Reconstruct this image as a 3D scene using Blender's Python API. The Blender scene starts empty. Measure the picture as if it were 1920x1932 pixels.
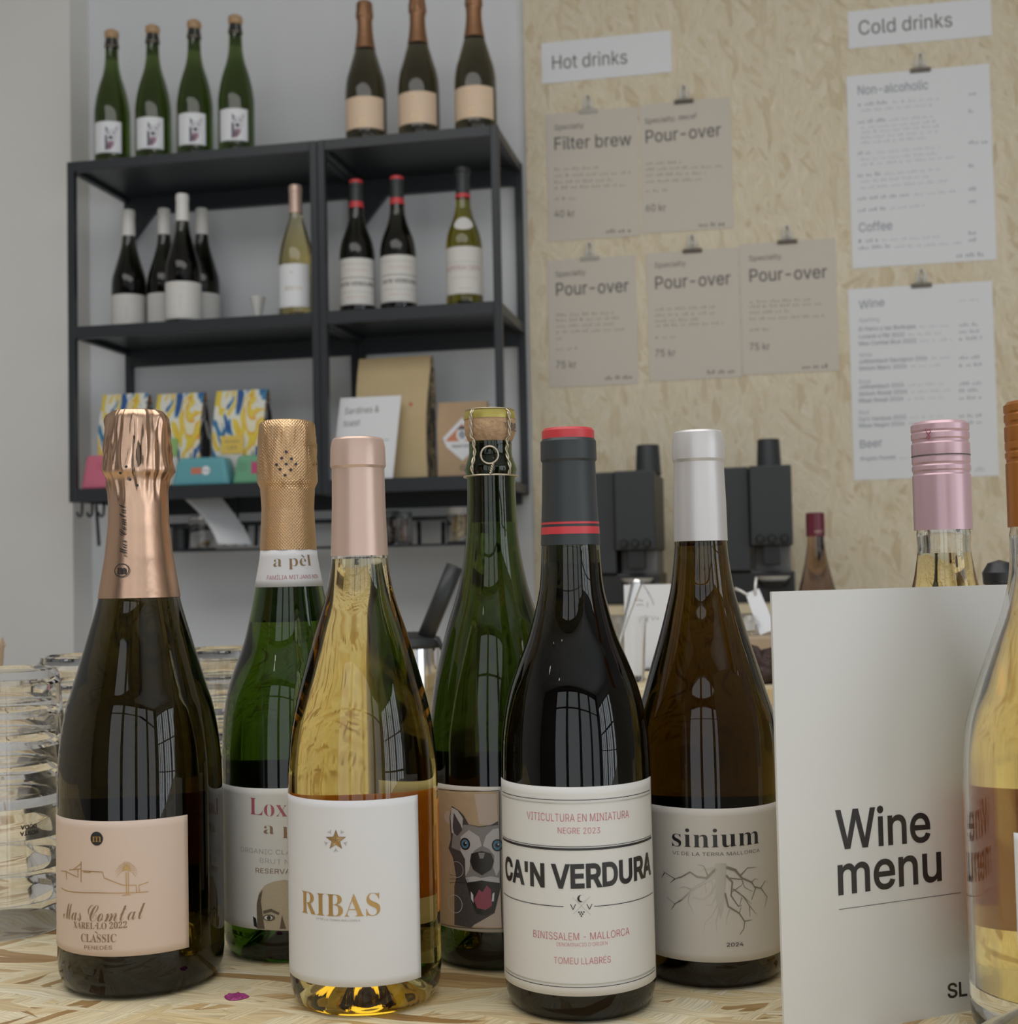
import bpy, bmesh, math, random, os
from mathutils import Vector, Matrix, noise
from mathutils.geometry import tessellate_polygon, delaunay_2d_cdt
random.seed(7)
S = bpy.context.scene
COL = S.collection
# ------------------------------------------------------------------ camera
FPX, CX, CY = 2480.0, 960.0, 966.0
CAM = Vector((0, 0, 1.23))
YAW, PITCH, ROLL = math.radians(11.2), math.radians(2.5), math.radians(1.2)
_R0 = Vector((math.cos(YAW), math.sin(YAW), 0)); _F0 = Vector((-math.sin(YAW), math.cos(YAW), 0)); _Z = Vector((0, 0, 1))
FW = _F0 * math.cos(PITCH) + _Z * math.sin(PITCH)
_U0 = -_F0 * math.sin(PITCH) + _Z * math.cos(PITCH)
RT = math.cos(ROLL) * _R0 - math.sin(ROLL) * _U0
UP = math.sin(ROLL) * _R0 + math.cos(ROLL) * _U0
cd = bpy.data.cameras.new('camera'); cam = bpy.data.objects.new('camera', cd); COL.objects.link(cam)
cd.sensor_fit = 'HORIZONTAL'; cd.sensor_width = 36.0; cd.lens = FPX / 1920 * 36
M = Matrix((RT, UP, -FW)).transposed().to_4x4(); M.translation = CAM
cam.matrix_world = M
cd.clip_start = 0.02; cd.clip_end = 100
cd.dof.use_dof = True; cd.dof.focus_distance = 0.71; cd.dof.aperture_fstop = 17.0
S.camera = cam
# ------------------------------------------------------------------ world, exposure
w = bpy.data.worlds.new('world'); S.world = w; w.use_nodes = True
bg = w.node_tree.nodes['Background']; bg.inputs[0].default_value = (0.90, 0.95, 1.0, 1); bg.inputs[1].default_value = 2.0
S.view_settings.view_transform = 'Standard'; S.view_settings.look = 'None'
S.view_settings.exposure = -1.9; S.view_settings.gamma = 1.0; S.view_settings.use_curve_mapping = False
S.cycles.max_bounces = 24; S.cycles.transmission_bounces = 24; S.cycles.glossy_bounces = 6; S.cycles.diffuse_bounces = 5
S.cycles.transparent_max_bounces = 16; S.cycles.sample_clamp_indirect = 4.0
def area(name, loc, rot, sx, sy, power, colr, portal=False):
    l = bpy.data.lights.new(name, 'AREA'); l.shape = 'RECTANGLE'; l.size = sx; l.size_y = sy; l.energy = power; l.color = colr
    l.cycles.is_portal = portal
    o = bpy.data.objects.new(name, l); COL.objects.link(o); o.location = loc; o.rotation_euler = rot
    return o
# daylight entering through the shop windows behind the camera and on the right
PANES = [(-1.50, 1.12), (-0.26, 1.12), (0.98, 1.12), (2.22, 1.12)]   # left X, width of each pane in the front wall
FY, WZ0, WZ1 = -2.6, 0.10, 3.05
for x, wd in PANES:
    area('window_daylight', (x + wd / 2, FY - 0.12, (WZ0 + WZ1) / 2), (math.radians(90), 0, 0), wd, WZ1 - WZ0, 27, (0.95, 0.98, 1.0))
SIDE = [(-2.45, 0.80), (-1.55, 0.80), (-0.65, 0.80)]                  # near Y, width of each pane in the right-hand wall
for y, wd in SIDE:
    area('side_window_daylight', (3.72, y + wd / 2, 1.45), (math.radians(90), 0, math.radians(90)), wd, 2.5, 64, (0.88, 0.94, 1.0))
area('added_ceiling_fill', (-0.6, 0.25, 3.27), (0, 0, 0), 3.4, 1.6, 150, (1.0, 0.98, 0.96))  # added overhead fill to lift the back wall, not a lamp of the room
# ------------------------------------------------------------------ pixel helpers (a ray through the photograph, cut by a real plane)
def ray(px, py): return FW + RT * ((px - CX) / FPX) - UP * ((py - CY) / FPX)
def at(px, py, Y):
    d = ray(px, py); return CAM + d * (Y / d.y)
def on(px, py, z):
    d = ray(px, py); return CAM + d * ((z - CAM.z) / d.z)

# ------------------------------------------------------------------ materials
MATS = {}
def nt(name):
    m = bpy.data.materials.new(name); m.use_nodes = True
    return m, m.node_tree, m.node_tree.nodes['Principled BSDF']
def mat(name, col, rough=0.5, metal=0.0, spec=0.5, coat=0.0, noise_amt=0.0, nscale=40, bump=0.0, bscale=200, emit=None):
    if name in MATS: return MATS[name]
    m, t, b = nt(name); N = t.nodes; L = t.links
    b.inputs['Base Color'].default_value = (*col, 1); b.inputs['Roughness'].default_value = rough
    b.inputs['Metallic'].default_value = metal; b.inputs['Specular IOR Level'].default_value = spec
    b.inputs['Coat Weight'].default_value = coat
    if emit:
        b.inputs['Emission Color'].default_value = (*emit[0], 1); b.inputs['Emission Strength'].default_value = emit[1]
    tc = N.new('ShaderNodeTexCoord')
    if noise_amt:
        n = N.new('ShaderNodeTexNoise'); n.inputs['Scale'].default_value = nscale; n.inputs['Detail'].default_value = 4
        L.new(tc.outputs['Object'], n.inputs['Vector'])
        mx = N.new('ShaderNodeMix'); mx.data_type = 'RGBA'
        mx.inputs[6].default_value = (*[c * (1 - noise_amt) for c in col], 1); mx.inputs[7].default_value = (*[min(1, c * (1 + noise_amt)) for c in col], 1)
        L.new(n.outputs[0], mx.inputs[0]); L.new(mx.outputs[2], b.inputs['Base Color'])
    if bump:
        n2 = N.new('ShaderNodeTexNoise'); n2.inputs['Scale'].default_value = bscale; n2.inputs['Detail'].default_value = 3
        L.new(tc.outputs['Object'], n2.inputs['Vector'])
        bp = N.new('ShaderNodeBump'); bp.inputs['Strength'].default_value = bump; bp.inputs['Distance'].default_value = 0.002
        L.new(n2.outputs[0], bp.inputs['Height']); L.new(bp.outputs[0], b.inputs['Normal'])
    MATS[name] = m; return m
def glass(name, T, t=0.08, ior=1.50, rough=0.0, tint=(1, 1, 1)):
    """solid glass-and-wine: T = transmittance over a path of t metres (absorption in the volume)"""
    if name in MATS: return MATS[name]
    m, tr, b = nt(name); N = tr.nodes; L = tr.links
    b.inputs['Base Color'].default_value = (*tint, 1); b.inputs['Roughness'].default_value = rough
    b.inputs['Transmission Weight'].default_value = 1.0; b.inputs['IOR'].default_value = ior
    if T:
        sig = [-math.log(max(v, 1e-4)) / t for v in T]; D = max(sig) * 1.0001
        va = N.new('ShaderNodeVolumeAbsorption'); va.inputs['Density'].default_value = D
        va.inputs['Color'].default_value = (*[1 - s / D for s in sig], 1)
        L.new(va.outputs[0], N['Material Output'].inputs['Volume'])
    MATS[name] = m; return m
def osb(name, plane, tones, seed=0.0, stretch_ang=(70, 105, 35, 150), size=(0.075, 0.016), rough=0.55, contrast=1.0):
    """oriented strand board: layers of long voronoi flakes at several angles, each flake with its own tone and grain"""
    m, t, b = nt(name); N = t.nodes; L = t.links
    tc = N.new('ShaderNodeTexCoord')
    src = tc.outputs['Object']
    sp = N.new('ShaderNodeSeparateXYZ'); L.new(src, sp.inputs[0])
    cb = N.new('ShaderNodeCombineXYZ')
    L.new(sp.outputs[0], cb.inputs[0]); L.new(sp.outputs[2 if plane == 'XZ' else 1], cb.inputs[1])
    wn = N.new('ShaderNodeTexNoise'); wn.inputs['Scale'].default_value = 9; wn.inputs['Detail'].default_value = 3
    L.new(cb.outputs[0], wn.inputs['Vector'])
    sub = N.new('ShaderNodeVectorMath'); sub.operation = 'MULTIPLY_ADD'
    L.new(wn.outputs['Color'], sub.inputs[0]); sub.inputs[1].default_value = (0.03, 0.03, 0); L.new(cb.outputs[0], sub.inputs[2])
    prev = None; hprev = None
    for i, a in enumerate(stretch_ang):
        mp = N.new('ShaderNodeMapping'); mp.vector_type = 'TEXTURE'
        mp.inputs['Location'].default_value = (seed + i * 3.17, seed * 0.7 - i * 1.3, 0); mp.inputs['Rotation'].default_value = (0, 0, math.radians(a))
        k = 1.0 + 0.25 * (i % 3)
        mp.inputs['Scale'].default_value = (size[0] * k, size[1] * k, 1)
        L.new(sub.outputs[0], mp.inputs['Vector'])
        v = N.new('ShaderNodeTexVoronoi'); v.voronoi_dimensions = '2D'; v.inputs['Scale'].default_value = 1.0; v.inputs['Randomness'].default_value = 1.0
        L.new(mp.outputs[0], v.inputs['Vector'])
        sc = N.new('ShaderNodeSeparateColor'); L.new(v.outputs['Color'], sc.inputs[0])
        cr = N.new('ShaderNodeValToRGB'); cr.color_ramp.interpolation = 'LINEAR'
        el = cr.color_ramp.elements
        el[0].position = 0.0; el[0].color = (*tones[0], 1); el[1].position = 1.0; el[1].color = (*tones[-1], 1)
        for j, tn in enumerate(tones[1:-1]):
            e = el.new((j + 1) / (len(tones) - 1)); e.color = (*tn, 1)
        L.new(sc.outputs[0], cr.inputs[0])
        g = N.new('ShaderNodeTexNoise'); g.inputs['Scale'].default_value = 1.0; g.inputs['Detail'].default_value = 4
        gm = N.new('ShaderNodeMapping'); gm.inputs['Scale'].default_value = (1.6, 7, 1); L.new(mp.outputs[0], gm.inputs['Vector']); L.new(gm.outputs[0], g.inputs['Vector'])
        gr = N.new('ShaderNodeMapRange'); gr.inputs[1].default_value = 0.3; gr.inputs[2].default_value = 0.7; gr.inputs[3].default_value = 1 - 0.24 * contrast; gr.inputs[4].default_value = 1 + 0.12 * contrast
        L.new(g.outputs[0], gr.inputs[0])
        mu = N.new('ShaderNodeMix'); mu.data_type = 'RGBA'; mu.blend_type = 'MULTIPLY'; mu.inputs[0].default_value = 1.0
        L.new(cr.outputs[0], mu.inputs[6]); L.new(gr.outputs[0], mu.inputs[7])
        cur = mu.outputs[2]; h = sc.outputs[2]
        if prev is not None:
            gt = N.new('ShaderNodeMath'); gt.operation = 'GREATER_THAN'; gt.inputs[1].default_value = 0.52; L.new(sc.outputs[1], gt.inputs[0])
            mx = N.new('ShaderNodeMix'); mx.data_type = 'RGBA'; L.new(gt.outputs[0], mx.inputs[0]); L.new(prev, mx.inputs[6]); L.new(cur, mx.inputs[7]); prev = mx.outputs[2]
            mh = N.new('ShaderNodeMix'); L.new(gt.outputs[0], mh.inputs[0]); L.new(hprev, mh.inputs[2]); L.new(h, mh.inputs[3]); hprev = mh.outputs[0]
        else:
            prev = cur; hprev = h
    L.new(prev, b.inputs['Base Color'])
    bp = N.new('ShaderNodeBump'); bp.inputs['Strength'].default_value = 0.25; bp.inputs['Distance'].default_value = 0.001
    L.new(hprev, bp.inputs['Height']); L.new(bp.outputs[0], b.inputs['Normal'])
    b.inputs['Roughness'].default_value = rough
    MATS[name] = m; return m
def foil(name, col, rough=0.28, hatch=0.0, metal=1.0):
    if name in MATS: return MATS[name]
    m, t, b = nt(name); N = t.nodes; L = t.links
    b.inputs['Base Color'].default_value = (*col, 1); b.inputs['Metallic'].default_value = metal; b.inputs['Roughness'].default_value = rough
    tc = N.new('ShaderNodeTexCoord')
    n = N.new('ShaderNodeTexNoise'); n.inputs['Scale'].default_value = 120; n.inputs['Detail'].default_value = 3; L.new(tc.outputs['Object'], n.inputs['Vector'])
    h = n.outputs[0]; dist = 0.0006
    if hatch:
        hs = []
        for s in (1, -1):
            mp = N.new('ShaderNodeMapping'); mp.inputs['Rotation'].default_value = (0, 0, math.radians(45 * s)); L.new(tc.outputs['UV'], mp.inputs['Vector'])
            wv = N.new('ShaderNodeTexWave'); wv.inputs['Scale'].default_value = hatch; wv.inputs['Distortion'].default_value = 0; L.new(mp.outputs[0], wv.inputs['Vector']); hs.append(wv)
        ad = N.new('ShaderNodeMath'); ad.operation = 'MAXIMUM'; L.new(hs[0].outputs['Fac'], ad.inputs[0]); L.new(hs[1].outputs['Fac'], ad.inputs[1]); h = ad.outputs[0]
    bp = N.new('ShaderNodeBump'); bp.inputs['Strength'].default_value = 0.5 if hatch else 0.35; bp.inputs['Distance'].default_value = dist
    L.new(h, bp.inputs['Height']); L.new(bp.outputs[0], b.inputs['Normal'])
    MATS[name] = m; return m
def ramp_mat(name, stops, scale=(1, 1, 1), nscale=5, detail=3, rough=0.5, distort=0.5):
    m, t, b = nt(name); N = t.nodes; L = t.links
    tc = N.new('ShaderNodeTexCoord'); mp = N.new('ShaderNodeMapping'); mp.inputs['Scale'].default_value = scale
    L.new(tc.outputs['Object'], mp.inputs['Vector'])
    n = N.new('ShaderNodeTexNoise'); n.inputs['Scale'].default_value = nscale; n.inputs['Detail'].default_value = detail; n.inputs['Distortion'].default_value = distort
    L.new(mp.outputs[0], n.inputs['Vector'])
    cr = N.new('ShaderNodeValToRGB'); cr.color_ramp.interpolation = 'CONSTANT'; el = cr.color_ramp.elements
    el[0].position = 0; el[0].color = (*stops[0][1], 1); el[1].position = stops[1][0]; el[1].color = (*stops[1][1], 1)
    for p, c in stops[2:]:
        e = el.new(p); e.color = (*c, 1)
    L.new(n.outputs[0], cr.inputs[0]); L.new(cr.outputs[0], b.inputs['Base Color']); b.inputs['Roughness'].default_value = rough
    MATS[name] = m; return m

WHITE_WALL = mat('wall_paint', (0.74, 0.76, 0.79), 0.75, noise_amt=0.015, nscale=3)
PIER_WALL = mat('pier_paint', (0.78, 0.77, 0.75), 0.75, noise_amt=0.015, nscale=3)
PAPER = mat('white_paper', (0.80, 0.82, 0.86), 0.6)
LABEL_WHITE = mat('label_white', (0.70, 0.69, 0.665), 0.55)
LABEL_CREAM = mat('label_cream', (0.64, 0.60, 0.545), 0.55)
LABEL_SNOW = mat('label_snow', (0.70, 0.70, 0.71), 0.55)
LABEL_PINK = mat('label_pink', (0.65, 0.51, 0.42), 0.5)
KRAFT = mat('kraft_card', (0.635, 0.585, 0.52), 0.7, noise_amt=0.03, nscale=200)
INK = mat('ink_black', (0.022, 0.022, 0.024), 0.35)
INK_SOFT = mat('ink_soft', (0.11, 0.10, 0.10), 0.5)
INK_BLUE = mat('ink_faded', (0.33, 0.35, 0.41), 0.6)
INK_PALE = mat('ink_pale', (0.52, 0.54, 0.60), 0.6)
INK_KRAFT = mat('ink_on_kraft', (0.33, 0.29, 0.24), 0.6)
INK_RED = mat('ink_red', (0.50, 0.05, 0.08), 0.5)
INK_ROSE = mat('ink_rose', (0.40, 0.10, 0.13), 0.5)
INK_GREY = mat('ink_grey', (0.36, 0.35, 0.34), 0.5)
INK_GOLD = mat('ink_gold', (0.50, 0.33, 0.14), 0.3, metal=0.85)
INK_BROWN = mat('ink_brown', (0.26, 0.16, 0.08), 0.5)
INK_SILVER = mat('ink_silver', (0.50, 0.485, 0.44), 0.35, metal=0.3)
INK_DKSILV = mat('ink_dark_silver', (0.29, 0.275, 0.225), 0.35, metal=0.4)
BLACK_METAL = mat('black_powder_coat', (0.026, 0.031, 0.037), 0.36)
BLACK_PLASTIC = mat('black_plastic', (0.020, 0.022, 0.025), 0.42)
STEEL = mat('polished_steel', (0.75, 0.75, 0.76), 0.07, metal=1.0)
CLIP_STEEL = mat('clip_steel', (0.78, 0.78, 0.77), 0.42, metal=0.5)
CLEAR = glass('clear_glass', None, 0.02, 1.40)
OSB_TONES = [(0.34, 0.19, 0.07), (0.60, 0.42, 0.20), (0.84, 0.72, 0.46), (0.86, 0.76, 0.52), (0.76, 0.60, 0.33), (0.86, 0.77, 0.53), (0.82, 0.68, 0.42), (0.89, 0.81, 0.60)]
OSB_WALL = osb('osb_wall', 'XZ', [(0.64, 0.53, 0.36), (0.75, 0.66, 0.48), (0.77, 0.69, 0.53), (0.75, 0.67, 0.50), (0.80, 0.72, 0.57)], 1.3, (75, 115, 55, 140, 95), (0.048, 0.011), 0.6, 0.8)
OSB_TOP = osb('osb_counter', 'XY', OSB_TONES, 5.1, (6, -20, 28, 62, -8), (0.046, 0.0075), 0.38, 1.4)

# ------------------------------------------------------------------ object helpers
def link(name, me, m=None, parent=None):
    o = bpy.data.objects.new(name, me); COL.objects.link(o)
    if m is not None:
        for x in (m if isinstance(m, (list, tuple)) else [m]): me.materials.append(x)
    if parent is not None: o.parent = parent
    return o
def obj(name, bm, m, parent=None, smooth=False, loc=None):
    me = bpy.data.meshes.new(name)
    bm.to_mesh(me); bm.free()
    if smooth:
        for p in me.polygons: p.use_smooth = True
    o = link(name, me, m, parent)
    if loc is not None: o.location = loc
    return o
def tag(o, label=None, cat=None, group=None, kind=None):
    if label: o['label'] = label
    if cat: o['category'] = cat
    if group: o['group'] = group
    if kind: o['kind'] = kind
    return o
def thing(name, label, cat, loc=(0, 0, 0), rz=0.0, group=None):
    o = bpy.data.objects.new(name, None); COL.objects.link(o); o.empty_display_size = 0.03
    o.location = loc; o.rotation_euler = (0, 0, rz)
    return tag(o, label, cat, group)
def copy_tree(o, parent=None):
    c = o.copy(); COL.objects.link(c)
    if parent is not None: c.parent = parent
    for ch in list(o.children): copy_tree(ch, c)
    return c
def box(bm, x0, x1, y0, y1, z0, z1, bev=0.0, seg=2, M=None):
    r = bmesh.ops.create_cube(bm, size=1.0); vs = r['verts']
    for v in vs:
        v.co = Vector((x0 + (v.co.x + .5) * (x1 - x0), y0 + (v.co.y + .5) * (y1 - y0), z0 + (v.co.z + .5) * (z1 - z0)))
    if bev:
        es = list({e for v in vs for e in v.link_edges})
        rr = bmesh.ops.bevel(bm, geom=es, offset=bev, segments=seg, profile=0.5, affect='EDGES')
        vs = list({v for f in rr['faces'] for v in f.verts} | {v for v in vs if v.is_valid})
    if M is not None:
        for v in vs: v.co = M @ v.co
    return vs
def bxo(name, x0, x1, y0, y1, z0, z1, m, parent=None, bev=0.0, seg=2):
    bm = bmesh.new(); box(bm, x0, x1, y0, y1, z0, z1, bev, seg); return obj(name, bm, m, parent, smooth=False)
def lathe(bm, prof, seg=64, dr=None, flip=False, uvr=None, cx=0.0, cy=0.0, sharp=33):
    """prof: list of (r, z) ordered from bottom to top (outside normals)"""
    uv = bm.loops.layers.uv.verify() if uvr else None
    rings = []
    for r, z in prof:
        if r < 1e-6: rings.append([bm.verts.new((cx, cy, z))])
        else:
            ring = []
            for i in range(seg):
                a = 2 * math.pi * i / seg; rr = r + (dr(a, z) if dr else 0)
                ring.append(bm.verts.new((cx + rr * math.cos(a), cy + rr * math.sin(a), z)))
            rings.append(ring)
    for k in range(len(rings) - 1):
        A, B = rings[k], rings[k + 1]
        for i in range(seg):
            j = (i + 1) % seg
            if len(A) == 1 and len(B) == 1: continue
            if len(A) == 1: f = [A[0], B[j], B[i]]
            elif len(B) == 1: f = [A[i], A[j], B[0]]
            else: f = [A[i], A[j], B[j], B[i]]
            if flip: f.reverse()
            fc = bm.faces.new(f); fc.smooth = True
            if uv:
                for lp in fc.loops:
                    v = lp.vert.co; a = math.atan2(v.y, v.x) % (2 * math.pi)
                    if j == 0 and a < 1e-4: a = 2 * math.pi
                    lp[uv].uv = (a * uvr, v.z)
    for k in range(1, len(rings) - 1):              # keep hard corners of the profile crisp
        if len(rings[k]) == 1: continue
        a = Vector((prof[k][0] - prof[k-1][0], prof[k][1] - prof[k-1][1])); b = Vector((prof[k+1][0] - prof[k][0], prof[k+1][1] - prof[k][1]))
        if a.length > 1e-7 and b.length > 1e-7 and a.angle(b) > math.radians(sharp):
            for i in range(seg):
                e = bm.edges.get((rings[k][i], rings[k][(i + 1) % seg]))
                if e: e.smooth = False
    return rings
def tube(bm, pts, rad, seg=8, closed=False):
    pts = [Vector(p) for p in pts]; n = len(pts); rings = []
    ref = None
    for i, p in enumerate(pts):
        a = pts[(i - 1) % n] if (closed or i > 0) else p; b = pts[(i + 1) % n] if (closed or i < n - 1) else p
        t = (b - a).normalized()
        if ref is None: ref = t.orthogonal().normalized()
        ref = (ref - t * ref.dot(t)); ref = ref.normalized() if ref.length > 1e-6 else t.orthogonal().normalized()
        bn = t.cross(ref); r = rad[i] if isinstance(rad, (list, tuple)) else rad
        rings.append([bm.verts.new(p + (ref * math.cos(2 * math.pi * k / seg) + bn * math.sin(2 * math.pi * k / seg)) * r) for k in range(seg)])
    for i in range(n if closed else n - 1):
        A, B = rings[i], rings[(i + 1) % n]
        for k in range(seg):
            f = bm.faces.new((A[k], A[(k + 1) % seg], B[(k + 1) % seg], B[k])); f.smooth = True
    if not closed:
        bm.faces.new(list(reversed(rings[0]))); bm.faces.new(rings[-1])
def smooth_prof(pts, step=0.003):
    """monotone cubic through (z, r) pairs sorted by z -> list of (r, z)"""
    pts = sorted(pts); n = len(pts); d = [(pts[i + 1][1] - pts[i][1]) / (pts[i + 1][0] - pts[i][0]) for i in range(n - 1)]
    m = [d[0]] + [0 if d[i - 1] * d[i] <= 0 else 2 / (1 / d[i - 1] + 1 / d[i]) for i in range(1, n - 1)] + [d[-1]]
    out = []
    for i in range(n - 1):
        z0, r0 = pts[i]; z1, r1 = pts[i + 1]; h = z1 - z0; k = max(1, int(math.ceil(h / step)))
        for j in range(k):
            t = j / k
            out.append(((2*t**3-3*t**2+1)*r0 + (t**3-2*t**2+t)*h*m[i] + (-2*t**3+3*t**2)*r1 + (t**3-t**2)*h*m[i+1], z0 + h * t))
    out.append((pts[-1][1], pts[-1][0])); return out

# ------------------------------------------------------------------ fonts and print
FD = bpy.utils.system_resource('DATAFILES', path='fonts') or ''
def font(fn):
    try: return bpy.data.fonts.load(os.path.join(FD, fn), check_existing=True)
    except Exception: return None
SANS = font('Inter.woff2'); MATHF = font('NotoSansMath-Regular.woff2')
def serif(s):
    if MATHF is None: return s
    o = ''
    for c in s:
        if 'A' <= c <= 'Z': o += chr(0x1D400 + ord(c) - 65)
        elif 'a' <= c <= 'z': o += chr(0x1D41A + ord(c) - 97)
        elif '0' <= c <= '9': o += chr(0x1D7CE + ord(c) - 48)
        else: o += c
    return o
def script(s):
    if MATHF is None: return s
    o = ''
    for c in s:
        if 'A' <= c <= 'Z': o += chr(0x1D4D0 + ord(c) - 65)
        elif 'a' <= c <= 'z': o += chr(0x1D4EA + ord(c) - 97)
        else: o += c
    return o
TXT = {}
def text_mesh(s, fnt, weight, res=3):
    """outline text as flat triangles (non-zero winding, so overlapping strokes of a glyph stay filled)"""
    k = (s, fnt.name if fnt else '', weight)
    if k in TXT: return TXT[k]
    c = bpy.data.curves.new('t', 'FONT'); c.body = s; c.resolution_u = res; c.fill_mode = 'NONE'
    if fnt: c.font = fnt
    o = bpy.data.objects.new('t', c); COL.objects.link(o); bpy.context.view_layer.update()
    dg = bpy.context.evaluated_depsgraph_get(); me = o.evaluated_get(dg).to_mesh()
    nb = {}
    for e in me.edges:
        i, j = e.vertices; nb.setdefault(i, []).append(j); nb.setdefault(j, []).append(i)
    co = [(v.co.x, v.co.y) for v in me.vertices]; seen = set(); loops = []
    for st in range(len(co)):
        if st in seen or st not in nb: continue
        L = [st]; seen.add(st); cur = st + 1 if (st + 1) in nb[st] else nb[st][0]
        while cur not in seen:
            seen.add(cur); L.append(cur); n = [x for x in nb[cur] if x not in seen]
            if not n: break
            cur = n[0]
        if len(L) > 2: loops.append([co[i] for i in L])
    bpy.data.objects.remove(o); bpy.data.curves.remove(c)
    def area2(L): return sum(L[i][0] * L[(i + 1) % len(L)][1] - L[(i + 1) % len(L)][0] * L[i][1] for i in range(len(L)))
    if not loops: TXT[k] = ([], []); return TXT[k]
    sg = 1 if area2(max(loops, key=lambda L: abs(area2(L)))) > 0 else -1
    def clean(L):
        o = []
        for p in L:
            if not o or (p[0] - o[-1][0])**2 + (p[1] - o[-1][1])**2 > 1e-9: o.append(p)
        return o
    loops = [q for q in map(clean, loops) if len(q) > 2]
    if weight:
        nl = []
        for L in loops:
            n = len(L); q = []
            for i in range(n):
                a, b, d = L[i - 1], L[i], L[(i + 1) % n]
                e1 = Vector((b[0] - a[0], b[1] - a[1])).normalized(); e2 = Vector((d[0] - b[0], d[1] - b[1])).normalized()
                n1 = Vector((e1.y, -e1.x)); n2 = Vector((e2.y, -e2.x)); m = (n1 + n2)
                m = m / max(0.5, m.length_squared / 2) if m.length > 1e-3 else n1
                q.append((b[0] + m.x * weight * sg, b[1] + m.y * weight * sg))
            nl.append(q)
        loops = nl
    groups = []                                    # glyph by glyph: loops whose x-ranges overlap
    for L in sorted(loops, key=lambda L: min(p[0] for p in L)):
        x0, x1 = min(p[0] for p in L), max(p[0] for p in L)
        if groups and x0 < groups[-1][1] - 1e-4: groups[-1][0].append(L); groups[-1][1] = max(groups[-1][1], x1)
        else: groups.append([[L], x1])
    V, Fc = [], []
    for g, _ in groups:
        pts, ed = [], []
        for L in g:
            b0 = len(pts); n = len(L); pts += [Vector(p) for p in L]; ed += [(b0 + i, b0 + (i + 1) % n) for i in range(n)]
        vo, eo, fo = delaunay_2d_cdt(pts, ed, [], 0, 1e-6)[:3]
        b0 = len(V); V += [(v.x, v.y) for v in vo]
        for f in fo:
            cx_ = sum(vo[i].x for i in f) / len(f); cy_ = sum(vo[i].y for i in f) / len(f); wn = 0
            for L in g:
                for i in range(len(L)):
                    ax, ay = L[i - 1]; bx, by = L[i]
                    if (ay <= cy_) != (by <= cy_):
                        xx = ax + (cy_ - ay) / (by - ay) * (bx - ax)
                        if xx > cx_: wn += 1 if by > ay else -1
            if wn * sg > 0: Fc.append(tuple(b0 + i for i in f))
    TXT[k] = (V, Fc); return TXT[k]
CAPH = {}
def cap_height(fnt, bold_math):
    k = (fnt.name if fnt else '', bold_math)
    if k not in CAPH:
        vs, _ = text_mesh(serif('H') if bold_math else 'H', fnt, 0.0); CAPH[k] = max(v[1] for v in vs) if vs else 0.7
    return CAPH[k]
class Cyl:
    """label surface around a bottle: s = arc along the label, z = height, in the bottle's own frame (front = -Y, right = +X)"""
    def __init__(self, loc, rz, rfun, rref):
        self.loc = Vector(loc); self.rz = rz; self.rf = rfun; self.R = rref; self.off = 0.0003
    def p2s(self, px, py):
        d = ray(px, py); rot = Matrix.Rotation(-self.rz, 3, 'Z'); o = rot @ (CAM - self.loc); d = rot @ d
        r = self.R; z = None
        for _ in range(6):
            a = d.x**2 + d.y**2; b = o.x*d.x + o.y*d.y; c = o.x**2 + o.y**2 - r*r
            disc = b*b - a*c
            t = (-b - math.sqrt(disc)) / a if disc > 0 else -b / a
            p = o + d * t; r = self.rf(p.z)
        return self.R * math.atan2(p.x, -p.y), p.z, t
    def map(self, s, z, e):
        th = s / self.R; r = self.rf(z) + self.off + e
        return Vector((r * math.sin(th), -r * math.cos(th), z))
    curved = True
class Flat:
    """a sheet standing upright at yaw rz; s along it, z up, local frame at its origin"""
    def __init__(self, loc, rz, tilt=0.0):
        self.loc = Vector(loc); self.rz = rz; self.tilt = tilt
        self.M = Matrix.Rotation(rz, 3, 'Z') @ Matrix.Rotation(-tilt, 3, 'X')
    def p2s(self, px, py):
        d = ray(px, py); Mi = self.M.transposed(); o = Mi @ (CAM - self.loc); d = Mi @ d
        t = -o.y / d.y; p = o + d * t; return p.x, p.z, t
    def map(self, s, z, e): return Vector((s, -e, z))
    curved = False
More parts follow.
